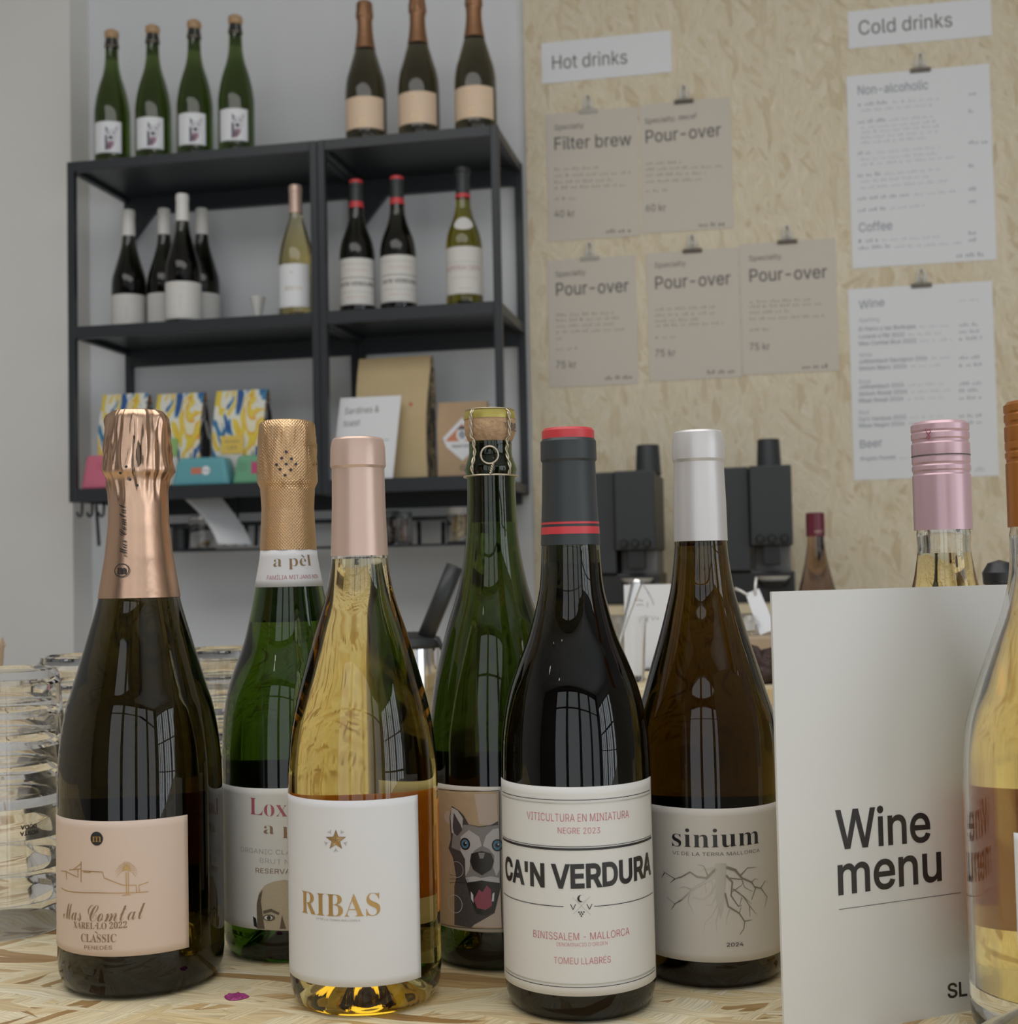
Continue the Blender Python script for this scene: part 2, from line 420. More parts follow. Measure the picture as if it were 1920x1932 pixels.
class Print:
    def __init__(self, surf, px=True):
        self.s = surf; self.px = px; self.bm = bmesh.new(); self.mats = []; self.n = 0
    def p(self, a):
        if self.px:
            s, z, t = self.s.p2s(*a); return s, z
        return a
    def k(self, a, w):
        if self.px: return w * self.s.p2s(*a)[2] / FPX
        return w
    def mi(self, m):
        if m not in self.mats: self.mats.append(m)
        return self.mats.index(m)
    def add(self, vs, fs, m, e):
        """2-D verts/faces -> surface, cut finely enough to follow the curve"""
        t = bmesh.new(); V = [t.verts.new((x, y, 0)) for x, y in vs]
        for f in fs:
            try: t.faces.new([V[i] for i in f])
            except ValueError: pass
        if self.s.curved:
            bmesh.ops.triangulate(t, faces=t.faces[:])
            for _ in range(7):
                es = [x for x in t.edges if abs(x.verts[0].co.x - x.verts[1].co.x) > 0.0045 or abs(x.verts[0].co.y - x.verts[1].co.y) > 0.03]
                if not es: break
                bmesh.ops.subdivide_edges(t, edges=es, cuts=1, use_grid_fill=False)
                bmesh.ops.triangulate(t, faces=[f for f in t.faces if len(f.verts) > 3])
        i = self.mi(m); mp = {}
        for f in t.faces:
            n = [];
            for v in f.verts:
                if v not in mp: mp[v] = self.bm.verts.new(self.s.map(v.co.x, v.co.y, e))
                n.append(mp[v])
            if len(n) >= 3:
                if f.normal.z < 0: n.reverse()
                try: fc = self.bm.faces.new(n); fc.material_index = i; fc.smooth = self.s.curved
                except ValueError: pass
        t.free()
    def lay(self, lv): return 0.00012 + 0.00009 * lv
    def base(self, s0, s1, z0, z1, m, thick=0.0002):
        ns = max(1, int(abs(s1 - s0) / 0.003)) if self.s.curved else 1; nz = max(1, int((z1 - z0) / 0.004)) if self.s.curved else 1
        i = self.mi(m); G = {}
        for side, e in ((0, 0.0), (1, -thick)):
            for a in range(ns + 1):
                for b in range(nz + 1):
                    G[side, a, b] = self.bm.verts.new(self.s.map(s0 + (s1 - s0) * a / ns, z0 + (z1 - z0) * b / nz, e))
        def q(*v):
            f = self.bm.faces.new(v); f.material_index = i; f.smooth = self.s.curved
        for a in range(ns):
            for b in range(nz):
                q(G[0,a,b], G[0,a+1,b], G[0,a+1,b+1], G[0,a,b+1]); q(G[1,a,b+1], G[1,a+1,b+1], G[1,a+1,b], G[1,a,b])
        for a in range(ns):
            q(G[0,a,0], G[1,a,0], G[1,a+1,0], G[0,a+1,0]); q(G[0,a+1,nz], G[1,a+1,nz], G[1,a,nz], G[0,a,nz])
        for b in range(nz):
            q(G[0,0,b+1], G[1,0,b+1], G[1,0,b], G[0,0,b]); q(G[0,ns,b], G[1,ns,b], G[1,ns,b+1], G[0,ns,b+1])
    def text(self, txt, a, b, cap, m, fnt=None, weight=0.0, lv=1):
        """a, b: left and right end of the baseline; cap: height of the capitals (same units)"""
        vs, fs = text_mesh(txt, fnt or SANS, weight)
        if not vs: return
        (s0, z0), (s1, z1) = self.p(a), self.p(b)
        xs = [v[0] for v in vs]; x0, x1 = min(xs), max(xs)
        H = self.k(((a[0] + b[0]) / 2, (a[1] + b[1]) / 2), cap) / cap_height(fnt or SANS, fnt is MATHF)
        kx = (s1 - s0) / (x1 - x0)
        self.add([(s0 + (x - x0) * kx, z0 + (z1 - z0) * (x - x0) / (x1 - x0) + y * H) for x, y in vs], fs, m, self.lay(lv))
    def vtext(self, txt, a, b, cap, m, fnt=None, weight=0.0, lv=1):
        """text reading upward: a = bottom of baseline, b = top"""
        vs, fs = text_mesh(txt, fnt or SANS, weight)
        (s0, z0), (s1, z1) = self.p(a), self.p(b); xs = [v[0] for v in vs]; x0, x1 = min(xs), max(xs)
        H = self.k(a, cap) / cap_height(fnt or SANS, fnt is MATHF); kx = (z1 - z0) / (x1 - x0)
        self.add([(s0 + (s1 - s0) * (x - x0) / (x1 - x0) - y * H, z0 + (x - x0) * kx) for x, y in vs], fs, m, self.lay(lv))
    def poly(self, pts, m, lv=1):
        P = [self.p(a) for a in pts]
        tri = tessellate_polygon([[Vector((x, y, 0)) for x, y in P]])
        self.add(P, [tuple(t) for t in tri], m, self.lay(lv))
    def stroke(self, pts, wd, m, lv=1, taper=False):
        P = [Vector((*self.p(a), 0)) for a in pts]; n = len(P); w0 = self.k(pts[0], wd) / 2; L = []; Rr = []
        for i in range(n):
            t = (P[min(i + 1, n - 1)] - P[max(i - 1, 0)]); t = t.normalized() if t.length > 0 else Vector((1, 0, 0))
            nn = Vector((-t.y, t.x, 0)) * (w0 * (1 - 0.75 * i / (n - 1)) if taper else w0); L.append(P[i] + nn); Rr.append(P[i] - nn)
        vs = [(v.x, v.y) for v in L + Rr]
        self.add(vs, [(n + i, n + i + 1, i + 1, i) for i in range(n - 1)], m, self.lay(lv))
    def ell(self, c, rx, ry, m, lv=1, n=28, rot=0.0):
        s, z = self.p(c); a, b = self.k(c, rx), self.k(c, ry)
        cs, sn = math.cos(rot), math.sin(rot)
        vs = [(s, z)] + [(s + a*math.cos(2*math.pi*i/n)*cs - b*math.sin(2*math.pi*i/n)*sn, z + a*math.cos(2*math.pi*i/n)*sn + b*math.sin(2*math.pi*i/n)*cs) for i in range(n)]
        self.add(vs, [(0, 1 + i, 1 + (i + 1) % n) for i in range(n)], m, self.lay(lv))
    def ring(self, c, r, wd, m, lv=1, n=32):
        s, z = self.p(c); a = self.k(c, r); w_ = self.k(c, wd)
        vs = []
        for q in (a, a - w_): vs += [(s + q*math.cos(2*math.pi*i/n), z + q*math.sin(2*math.pi*i/n)) for i in range(n)]
        self.add(vs, [(i, (i + 1) % n, n + (i + 1) % n, n + i) for i in range(n)], m, self.lay(lv))
    def build(self, name, parent=None, loc=None):
        me = bpy.data.meshes.new(name); self.bm.to_mesh(me); self.bm.free()
        o = link(name, me, self.mats, parent)
        if loc is not None: o.location = loc
        return o

# ------------------------------------------------------------------ the setting
def struct(name, bm, m): return tag(obj(name, bm, m), kind='structure')
def sbox(name, *a, m): bm = bmesh.new(); box(bm, *a); return struct(name, bm, m)
LX, RX, CEIL = -3.6, 3.6, 3.3
sbox('floor', LX, RX, FY, 3.2, -0.05, 0.0, m=mat('concrete_floor', (0.50, 0.49, 0.47), 0.5, noise_amt=0.12, nscale=4))
sbox('ceiling', LX, RX, FY, 3.2, CEIL, CEIL + 0.05, m=mat('ceiling_paint', (0.72, 0.72, 0.72), 0.8, noise_amt=0.01))
sbox('wall_back', LX, RX, 3.01, 3.2, 0, CEIL, m=WHITE_WALL)
sbox('wall_left', LX - 0.1, LX, FY, 3.2, 0, CEIL, m=mat('left_wall_paint', (0.60, 0.58, 0.55), 0.7, noise_amt=0.03))
px_ = at(135, 560, 2.92).x
sbox('trim_1', LX, px_, 2.92, 3.01, 0, CEIL, m=PIER_WALL)          # shallow wall pier left of the shelves
tag(bpy.data.objects['trim_1'], kind='structure')
o_ = sbox('wall_panel', -0.535, 2.6, 2.996, 3.01, 0.0, CEIL, m=OSB_WALL)
def wall_with_holes(name, axis, pos, a0, a1, holes, zz0, zz1, m):
    bm = bmesh.new(); cuts = sorted(holes); x = a0; th = 0.1
    def add(u0, u1, z0, z1):
        if axis == 'Y': box(bm, u0, u1, pos - th, pos, z0, z1)
        else: box(bm, pos, pos + th, u0, u1, z0, z1)
    for h0, h1 in cuts:
        add(x, h0, 0, CEIL); add(h0, h1, 0, zz0); add(h0, h1, zz1, CEIL); x = h1
    add(x, a1, 0, CEIL); return struct(name, bm, m)
DARKWALL = mat('front_wall_paint', (0.16, 0.15, 0.15), 0.6, noise_amt=0.03)
wall_with_holes('wall_front', 'Y', FY, LX, RX, [(x, x + wd) for x, wd in PANES], WZ0, WZ1, DARKWALL)
wall_with_holes('wall_right', 'X', RX, FY, 3.2, [(y, y + wd) for y, wd in SIDE], 0.2, 2.7, mat('side_wall_paint', (0.5, 0.49, 0.47), 0.7, noise_amt=0.02))
FRAME = mat('window_frame_paint', (0.03, 0.03, 0.032), 0.4)
for i, (x, wd) in enumerate(PANES):
    bm = bmesh.new(); f = 0.05; y0, y1 = FY - 0.06, FY - 0.01
    box(bm, x, x + f, y0, y1, WZ0, WZ1); box(bm, x + wd - f, x + wd, y0, y1, WZ0, WZ1)
    box(bm, x, x + wd, y0, y1, WZ0, WZ0 + f); box(bm, x, x + wd, y0, y1, WZ1 - f, WZ1); box(bm, x, x + wd, y0, y1, 2.32, 2.36)
    struct('window_%d' % (i + 1), bm, FRAME)
for i, (y, wd) in enumerate(SIDE):
    bm = bmesh.new(); x0, x1 = RX + .02, RX + .07
    for k in range(4): box(bm, x0, x1, y + (wd - .035) * k / 3, y + (wd - .035) * k / 3 + .035, .2, 2.7)
    for z in (.2, .95, 1.75, 2.665): box(bm, x0, x1, y, y + wd, z, z + .035)
    struct('window_%d' % (i + 5), bm, FRAME)
# ------------------------------------------------------------------ the counters
TZ = 1.0
t = thing('bar_counter', 'long OSB bar counter the wine bottles stand on', 'counter', (0, 0, 0))
bm = bmesh.new(); box(bm, -1.35, 1.15, 0.30, 2.32, TZ - 0.03, TZ, 0.001, 1); obj('counter_top', bm, OSB_TOP, t)
bm = bmesh.new(); box(bm, -1.28, 1.08, 0.42, 2.26, 0.0, TZ - 0.03); obj('counter_body', bm, mat('osb_front', (0.66, 0.55, 0.36), 0.6, noise_amt=0.15, nscale=25), t)
WTZ = 1.155
PALE_WOOD = mat('pale_wood', (0.66, 0.58, 0.40), 0.5, noise_amt=0.1, nscale=30)
t = thing('back_counter', 'pale wood back worktop under the two coffee grinders', 'counter', (0, 0, 0))
bm = bmesh.new(); box(bm, -0.50, 2.4, 2.50, 2.995, WTZ - 0.016, WTZ); obj('worktop', bm, PALE_WOOD, t)
bm = bmesh.new(); box(bm, -0.48, 2.38, 2.53, 2.99, 0.0, WTZ - 0.016); obj('cabinet_front', bm, mat('cabinet_white', (0.74, 0.73, 0.70), 0.4), t)

# ------------------------------------------------------------------ bottle builder
def interp(prof):
    P = sorted((z, r) for r, z in prof)
    def f(z):
        if z <= P[0][0]: return P[0][1]
        for i in range(len(P) - 1):
            if z <= P[i + 1][0]:
                a, b = P[i], P[i + 1]
                return a[1] + (b[1] - a[1]) * (z - a[0]) / max(1e-9, b[0] - a[0])
        return P[-1][1]
    return f
def glass_mesh(prof_pts, zcap, H, fill, seg=64, step=0.003, wall=0.0028):
    """prof_pts: measured (z, r); glass runs up to the top; fill: height of the wine, above it an air space"""
    R = prof_pts[-1][1]; zlow = min(z for z, r in prof_pts if z > 0.02) if True else 0
    pts = [(z, r) for z, r in prof_pts if z > 0.022] + [(0.022, R)]
    body = smooth_prof(pts, step)
    f = interp(body)
    out = []
    for r, z in body: out.append((r - (0.0007 if z > zcap else 0), z))
    zt = H - 0.0025; out = [(r, z) for r, z in out if z < zt] + [(f(zt) - 0.002, zt), (0, zt)]
    base = [(0, 0.020), (R*.30, 0.016), (R*.55, 0.006), (R*.72, 0.0008), (R*.80, 0.0), (R*.88, 0.0008), (R*.95, 0.004), (R*.985, 0.009), (R*.998, 0.015)]
    bm = bmesh.new(); lathe(bm, base + out, seg)
    if fill and fill < zt - 0.006:
        inner = [(0, fill), (f(fill) - wall, fill + 0.0006)] + [(max(0.002, r - wall), z) for r, z in body if fill + 0.002 < z < zt - 0.004]
        inner += [(inner[-1][0], zt - 0.003), (0, zt - 0.003)]
        lathe(bm, inner, seg, flip=True)
    return bm, f
def cap_mesh(pts, lift=0.0004, seg=64, dr=None, uvr=None, top_round=0.0015):
    """pts: (z, r) of the capsule from its lower edge to the top"""
    pts = sorted(pts); z0, r0 = pts[0]; z1, r1 = pts[-1]
    pr = [(r0 - 0.0006, z0 + 0.0005), (r0 + lift, z0)] + [(r + lift, z) for z, r in pts[1:-1]]
    pr += [(r1 + lift, z1 - top_round), (r1 + lift - top_round * .6, z1 - top_round * .25), (r1 - top_round * 1.6, z1), (0, z1)]
    if dr:   # refine for the creases
        q = [pr[0]]
        for a, b in zip(pr, pr[1:]):
            n = max(1, int(abs(b[1] - a[1]) / 0.0016))
            q += [(a[0] + (b[0] - a[0]) * i / n, a[1] + (b[1] - a[1]) * i / n) for i in range(1, n + 1)]
        pr = q
    bm = bmesh.new(); lathe(bm, pr, seg, dr=dr, uvr=uvr, sharp=33 if dr else 20); return bm
def face_cam(x, y): return math.atan2(-x, y)     # yaw that turns a bottle's front (-Y) toward the camera at the origin
PROF = {
 'mas': [(0.3276, 0.0162), (0.3229, 0.0168), (0.3011, 0.0189), (0.2917, 0.0194), (0.287, 0.0171), (0.2793, 0.0165), (0.2606, 0.0171), (0.242, 0.0191), (0.2182, 0.023), (0.1957, 0.0292), (0.165, 0.0383), (0.1558, 0.0412), (0.1343, 0.0448), (0.1191, 0.046), (0.0932, 0.0464), (0.0189, 0.0465)],
 'lox': [(0.3266, 0.0166), (0.3212, 0.0169), (0.3011, 0.018), (0.2877, 0.0185), (0.2837, 0.0166), (0.271, 0.0159), (0.2456, 0.0172), (0.222, 0.0211), (0.1912, 0.0275), (0.1581, 0.0385), (0.1416, 0.0412), (0.1189, 0.0424), (0.0989, 0.0426), (0.0107, 0.0426)],
 'ribas': [(0.3047, 0.0138), (0.2991, 0.0147), (0.2888, 0.015), (0.2873, 0.0141), (0.2653, 0.0144), (0.2388, 0.0154), (0.2222, 0.0178), (0.195, 0.0259), (0.1717, 0.0327), (0.1543, 0.037), (0.1369, 0.0397), (0.1167, 0.0409), (0.0048, 0.0411)],
 'dog': [(0.3264, 0.0125), (0.3108, 0.0128), (0.3073, 0.0131), (0.3011, 0.0131), (0.2962, 0.0143), (0.291, 0.0160), (0.2865, 0.0147), (0.2542, 0.0156), (0.2413, 0.017), (0.2219, 0.0206), (0.1898, 0.0303), (0.1578, 0.0373), (0.1259, 0.0408), (0.0152, 0.0411)],
 'verdura': [(0.3054, 0.0131), (0.3002, 0.0136), (0.2984, 0.0147), (0.2886, 0.0148), (0.2872, 0.014), (0.265, 0.0146), (0.242, 0.0157), (0.2219, 0.017), (0.2076, 0.0199), (0.1934, 0.024), (0.1791, 0.0297), (0.1649, 0.0348), (0.1507, 0.0379), (0.1365, 0.0396), (0.1167, 0.0401), (0.0101, 0.0404)],
 'sinium': [(0.308, 0.0137), (0.3003, 0.0148), (0.2913, 0.0147), (0.2895, 0.0139), (0.2658, 0.0147), (0.2437, 0.015), (0.2198, 0.0176), (0.2045, 0.0212), (0.1893, 0.0254), (0.1741, 0.0301), (0.1589, 0.0346), (0.1437, 0.0389), (0.1286, 0.0407), (0.1074, 0.0413), (0.0084, 0.0413)],
}
G_MAS = glass('glass_olive_black', (0.10, 0.09, 0.03), 0.09, tint=(0.20, 0.18, 0.11))
G_LOX = glass('glass_green', (0.22, 0.34, 0.10), 0.085, tint=(0.13, 0.22, 0.05))
G_DOG = glass('glass_deep_green', (0.13, 0.19, 0.06), 0.082, tint=(0.12, 0.18, 0.05))
G_RIB = glass('glass_straw_wine', (0.80, 0.67, 0.26), 0.08)
G_VER = glass('glass_black_wine', (0.004, 0.003, 0.003), 0.08, tint=(0.22, 0.24, 0.14))
G_SIN = glass('glass_amber_brown', (0.17, 0.115, 0.02), 0.082, tint=(0.17, 0.125, 0.04))
G_ORA = glass('cloudy_orange_wine', (0.93, 0.77, 0.30), 0.08, 1.34, 0.07)
FOIL_ROSE = foil('foil_rose_gold', (0.64, 0.42, 0.295), 0.31)
FOIL_GOLD = foil('foil_copper_gold', (0.76, 0.50, 0.28), 0.30, hatch=220)
CAPS_ROSE = mat('capsule_rose', (0.66, 0.48, 0.40), 0.33, metal=0.35)
CAPS_BLACK = mat('capsule_black', (0.035, 0.042, 0.045), 0.45)
CAPS_RED = mat('capsule_red', (0.60, 0.05, 0.06), 0.4)
CAPS_SILVER = mat('capsule_silver', (0.70, 0.68, 0.67), 0.38, metal=0.35)
CAPS_PINK = mat('screwcap_pink', (0.66, 0.45, 0.50), 0.32, metal=0.3)
CAPS_ORANGE = mat('screwcap_orange', (0.44, 0.17, 0.04), 0.30, metal=0.45)
CAPS_WINE = mat('screwcap_burgundy', (0.13, 0.015, 0.03), 0.35)
AMBER_LABEL, _t, _b = nt('back_label_amber')          # thin paper that lets daylight through
_d = _t.nodes.new('ShaderNodeBsdfDiffuse'); _d.inputs[0].default_value = (0.90, 0.47, 0.16, 1)
_tl = _t.nodes.new('ShaderNodeBsdfTranslucent'); _tl.inputs[0].default_value = (0.90, 0.50, 0.18, 1)
_mx = _t.nodes.new('ShaderNodeMixShader'); _mx.inputs[0].default_value = 0.45
_t.links.new(_d.outputs[0], _mx.inputs[1]); _t.links.new(_tl.outputs[0], _mx.inputs[2]); _t.links.new(_mx.outputs[0], _t.nodes['Material Output'].inputs['Surface'])

def start_bottle(key, name, label, x, y, gmat, zcap, fill, seg=64, z=TZ, rz=None, group=None):
    pts = PROF[key]; H = pts[0][0]
    t = thing(name, label, 'bottle', (x, y, z), face_cam(x, y) if rz is None else rz, group)
    bm, f = glass_mesh(pts, zcap, H, fill, seg, 0.003 if seg > 40 else 0.008)
    obj('bottle_glass', bm, gmat, t)
    return t, f, Cyl((x, y, z), t.rotation_euler.z, f, pts[-1][1])
def cap_pts(key, zcap): 
    f = interp([(r, z) for z, r in PROF[key]])
    return [(zcap, f(zcap))] + sorted([(z, r) for z, r in PROF[key] if z > zcap + 0.001])

# ---- rose-gold foil cava (front left)
def crease(seed, z0, z1, amp):
    def dr(a, z):
        k = max(0.0, min(1.0, (z - z0) / 0.012)) * (1.0 if z < z1 - 0.001 else 0.35)
        v = noise.noise(Vector((math.cos(a) * 3.2 + seed, math.sin(a) * 3.2, z * 45)))
        r = 1 - abs(noise.noise(Vector((math.cos(a) * 5 - seed, math.sin(a) * 5, z * 26 + 7)))) * 2.2
        return k * amp * (0.7 * v + 0.75 * max(0, r) ** 3 - 0.25) + 0.00012 * math.sin(a * 9 + seed)
    return dr
t, f, cy = start_bottle('mas', 'sparkling_wine_bottle', 'dark sparkling wine bottle with rose gold foil neck and pale pink label', -0.3618, 0.7115, G_MAS, 0.2182, 0.262)
capo = obj('foil_capsule', cap_mesh(cap_pts('mas', 0.2182), seg=128, dr=crease(1.7, 0.272, 0.3276, 0.0021), top_round=0.003), FOIL_ROSE, t)
cyf = Cyl(cy.loc, cy.rz, f, 0.019); cyf.off = 0.0017
p = Print(cyf); p.vtext(script('Mas Comtal'), (240, 1050), (237, 951), 13, INK, MATHF, 0.0); p.ring((232, 1076), 13, 1.6, INK); p.text(serif('m'), (224, 1083), (240, 1083), 17, INK, MATHF)
p.build('foil_lettering', capo)
p = Print(cyf)
for q in ((240, 881), (230, 893), (247, 905), (259, 916)): p.ell(q, 2.6, 2.6, INK)
p.build('foil_holes', capo)
p = Print(cy)
s0 = -cy.R * math.radians(84); s1 = cy.p2s(354, 1600)[0]; z1 = cy.p2s(268, 1547)[1]; z0 = cy.p2s(268, 1802)[1]
p.base(s0, s1, z0, z1, LABEL_PINK)
# emblem, farmhouse line drawing with palm, lettering
p.ell((183, 1582), 13, 13, INK, 1); p.text(serif('m'), (175, 1588), (192, 1588), 15, INK_GOLD, MATHF, 0, 2)
for ln in ([(117, 1643), (126, 1644), (144, 1653), (148, 1655), (148, 1639)], [(126, 1645), (127, 1659)], [(132, 1641), (154, 1639)], [(154, 1625), (154, 1664)], [(140, 1640), (153, 1630)],
           [(154, 1642), (194, 1645), (197, 1656), (233, 1670), (257, 1670), (258, 1683)], [(158, 1645), (172, 1646)], [(263, 1682), (262, 1670), (280, 1664)], [(117, 1675), (128, 1681), (185, 1684), (280, 1682)],
           [(238, 1645), (239, 1687)], [(242, 1645), (243, 1687)], [(231, 1689), (247, 1688)]):
    p.stroke(ln, 1.5, INK_GOLD)
for i in range(15):
    a = math.radians(-30 + i * 17); c = (239, 1641); r = 21
    p.stroke([c, (c[0] + r*.55*math.cos(a), c[1] - r*.62*math.sin(a) - 3), (c[0] + r*math.cos(a), c[1] - r*.8*math.sin(a) + 5)], 1.5, INK_GOLD, 1, True)
p.text(script('Mas Comtal'), (121, 1732), (274, 1732), 34, INK_BROWN, MATHF, -0.006)
p.ell((181.5, 1746), 1.4, 1.4, INK_BROWN); p.text(serif('XAREL LO 2022'), (140, 1750), (240, 1750), 12, INK_BROWN, MATHF, -0.004)
p.stroke([(180, 1757), (185, 1761)], 1.6, INK_BROWN); p.text(serif('CLASSIC'), (154, 1776), (220, 1777), 15, INK_BROWN, MATHF, -0.004)
p.text('PENEDÈS', (160, 1790), (212, 1791), 7, INK_BROWN)
p.build('front_label', t)
p = Print(cy, px=False); p.base(cy.R * 2.2, cy.R * 4.2, 0.03, 0.10, LABEL_PINK); p.build('back_label', t)
MAS_ROOT = t
# ---- gold hatched foil bottle
t, f, cy = start_bottle('lox', 'sparkling_wine_bottle', 'green sparkling wine bottle with gold hatched foil and white neck band', -0.2968, 0.7836, G_LOX, 0.2456, 0.20)
capo = obj('foil_capsule', cap_mesh(cap_pts('lox', 0.2450), seg=128, dr=crease(5.2, 0.285, 0.3266, 0.0011), uvr=0.018, top_round=0.0025), FOIL_GOLD, t)
cyf = Cyl(cy.loc, cy.rz, f, 0.018); cyf.off = 0.0013
p = Print(cyf)
for q in ((540, 853), (532, 865), (549, 866), (540, 876), (557, 876), (523, 877), (529, 886), (548, 887), (538, 897), (593, 876)): p.ell(q, 2.7, 2.7, INK)
p.build('foil_holes', capo)
p = Print(cyf); p.text('Mitjans', (568, 843), (599, 846), 11, INK_GOLD, SANS, -0.015); p.build('foil_lettering', capo)
cyn = Cyl(cy.loc, cy.rz, f, 0.019); p = Print(cyn); z1 = cyn.p2s(550, 1036)[1]; z0 = cyn.p2s(552, 1107)[1]
p.base(-0.019 * 1.75, 0.019 * 1.75, z0, z1, LABEL_SNOW); p.stroke([(568, 1047), (573, 1051)], 2.0, INK_BROWN); p.text(serif('a pel'), (516, 1069), (586, 1067), 21, INK_BROWN, MATHF, -0.008)
p.text('FAMÍLIA MITJANS NIN', (504, 1094), (599, 1091), 8, INK_ROSE, SANS, -0.005); p.build('neck_label', t)
p = Print(cy); z1 = cy.p2s(545, 1487)[1]; z0 = cy.p2s(545, 1754)[1]
p.base(-cy.R * 1.46, cy.R * 1.2, z0, z1, LABEL_WHITE)
p.text(serif('Loxarel'), (472, 1536), (618, 1538), 32, INK_ROSE, MATHF, -0.008); p.text(serif('a pel'), (498, 1572), (590, 1574), 22, INK_BROWN, MATHF, -0.008)
p.text('ORGANIC CLÀSSIC', (455, 1606), (585, 1610), 9, INK_GREY, SANS, -0.008); p.text('BRUT NATURE', (491, 1627), (600, 1630), 9, INK_GREY, SANS, -0.014); p.text('RESERVA', (483, 1646), (548, 1648), 9, INK_BROWN, SANS, 0.0)
SKIN_P = mat('print_tan', (0.50, 0.42, 0.30), 0.6, noise_amt=0.15, nscale=900); SKIN_D = mat('print_dark_tan', (0.13, 0.10, 0.06), 0.6, noise_amt=0.3, nscale=700)
p.poly([(486, 1752), (485, 1705), (489, 1684), (500, 1670), (516, 1663), (535, 1660), (560, 1661), (585, 1670), (600, 1690), (604, 1752)], SKIN_P, 1)
p.poly([(486, 1752), (485, 1705), (489, 1688), (496, 1678), (493, 1700), (496, 1724), (500, 1752)], SKIN_D, 2)
p.poly([(478, 1728), (484, 1733), (486, 1750), (480, 1747)], INK, 2)
p.poly([(497, 1718), (512, 1714), (528, 1722), (526, 1726), (512, 1720), (498, 1724)], SKIN_D, 3); p.ell((508, 1731), 12, 6, SKIN_D, 3); p.ell((507, 1731), 8, 4, LABEL_WHITE, 4); p.ell((508, 1731), 4, 4, INK, 5)
p.poly([(532, 1726), (528, 1752), (540, 1752)], SKIN_D, 3); p.ell((568, 1731), 12, 6, SKIN_D, 3); p.ell((570, 1731), 8, 4, LABEL_WHITE, 4)
p.build('front_label', t)
p = Print(cy, px=False); p.base(cy.R * 1.75, cy.R * 4.5, 0.03, 0.112, LABEL_WHITE); p.build('back_label', t)
# ---- clear bottle of straw wine (RIBAS)
t, f, cy = start_bottle('ribas', 'wine_bottle', 'clear bottle of straw coloured wine with pale rose capsule and white star label', -0.2228, 0.6973, G_RIB, 0.2388, 0.2368)
obj('capsule', cap_mesh(cap_pts('ribas', 0.2392)), CAPS_ROSE, t)
RIB_ROOT = t
p = Print(cy); z1 = cy.p2s(690, 1510)[1]; z0 = cy.p2s(692, 1862)[1]; s1 = cy.p2s(790, 1650)[0]
p.base(-cy.R * 1.47, s1, z0, z1, LABEL_SNOW)
c = (634, 1585)
def star(c, r, q, rot=0): return [(c[0] + (r if i % 2 == 0 else q) * math.sin(math.pi * i / 5 + rot), c[1] - (r if i % 2 == 0 else q) * math.cos(math.pi * i / 5 + rot)) for i in range(10)]
p.poly(star(c, 20, 8.2), INK_BROWN, 1); p.poly(star(c, 17, 7), INK_GOLD, 2)
for i in range(5):
    a = 2 * math.pi * i / 5; p.stroke([c, (c[0] + 15*math.sin(a), c[1] - 15*math.cos(a))], 0.9, INK_BROWN, 3)
    for da, r0, r1 in ((0.63, 15, 22), (0.45, 17, 22), (0.81, 17, 22)): p.stroke([(c[0] + r0*math.sin(a+.63), c[1] - r0*math.cos(a+.63)), (c[0] + r1*math.sin(a+da), c[1] - r1*math.cos(a+da))], 0.9, INK_GREY, 1)
p.text(serif('RIBAS'), (571, 1721), (717, 1726), 42, INK_GOLD, MATHF, -0.0065)
p.text('VI DE LA TERRA MALLORCA', (597, 1734), (680, 1738), 3.6, INK_GREY)
p.build('front_label', t)
z1 = 0.118; p = Print(cy, px=False); p.base(cy.R * 1.25, cy.R * 3.6, 0.046, 0.106, AMBER_LABEL); p.build('back_label', t)
# ---- cork-and-wire dog bottle
t, f, cy = start_bottle('dog', 'sparkling_wine_bottle', 'deep green bottle with wired cork and a husky dog drawing on its label', -0.1657, 0.7826, G_DOG, 0.40, 0.258)
CORK = mat('cork', (0.50, 0.32, 0.18), 0.8, noise_amt=0.45, nscale=350, bump=0.6, bscale=300)
bm = bmesh.new(); lathe(bm, [(0, .272), (.0088, .272), (.0092, .274), (.0092, .2995), (.0070, .3005), (.0068, .3064), (.0120, .3066), (.0135, .3085), (.0152, .3125), (.0157, .317), (.0156, .3215), (.0150, .3245), (0, .3247)], 48)
corko = obj('cork', bm, CORK, t)
bm = bmesh.new(); lathe(bm, [(0, .3215), (.0159, .3215), (.0159, .3235), (.0152, .3262), (.0135, .3275), (0, .3278)], 48)
obj('cork_plate', bm, mat('plate_yellow', (0.48, 0.40, 0.10), 0.35, metal=0.4), t)
WIRE = mat('cage_wire', (0.62, 0.55, 0.42), 0.35, metal=0.9)
bm = bmesh.new()
for a0 in (-42, 43, 138, 228):
    for ph in (0, math.pi):
        pts = []
        for i in range(41):
            z = .2868 + (.327 - .2868) * i / 40
            r = max(f(z), 0.0159 if z > .308 else 0.0) + 0.0011 if z < .3245 else 0.0159 + .0008 - (z - .3245) * 0.9
            if .303 < z < .309: r = 0.0148
            a = math.radians(a0 + 0.0); tw = i * 0.62 + ph
            th = a + 0.0006 * math.cos(tw) / r; r += 0.0006 * math.sin(tw)
            pts.append((r * math.sin(th), -r * math.cos(th), z))
        tube(bm, pts, 0.00058, 6)
pts = [(0.0163 * math.cos(2*math.pi*i/48), 0.0163 * math.sin(2*math.pi*i/48), .2868) for i in range(48)]; tube(bm, pts, 0.0006, 6, True)
pts = [(0.0148 * math.cos(2*math.pi*i/40), 0.0148 * math.sin(2*math.pi*i/40), .3272) for i in range(40)]; tube(bm, pts, 0.0004, 6, True)
a = math.radians(-2); ctr = Vector((0.0172 * math.sin(a), -0.0172 * math.cos(a), .2985)); rx = Vector((math.cos(a), math.sin(a), 0))
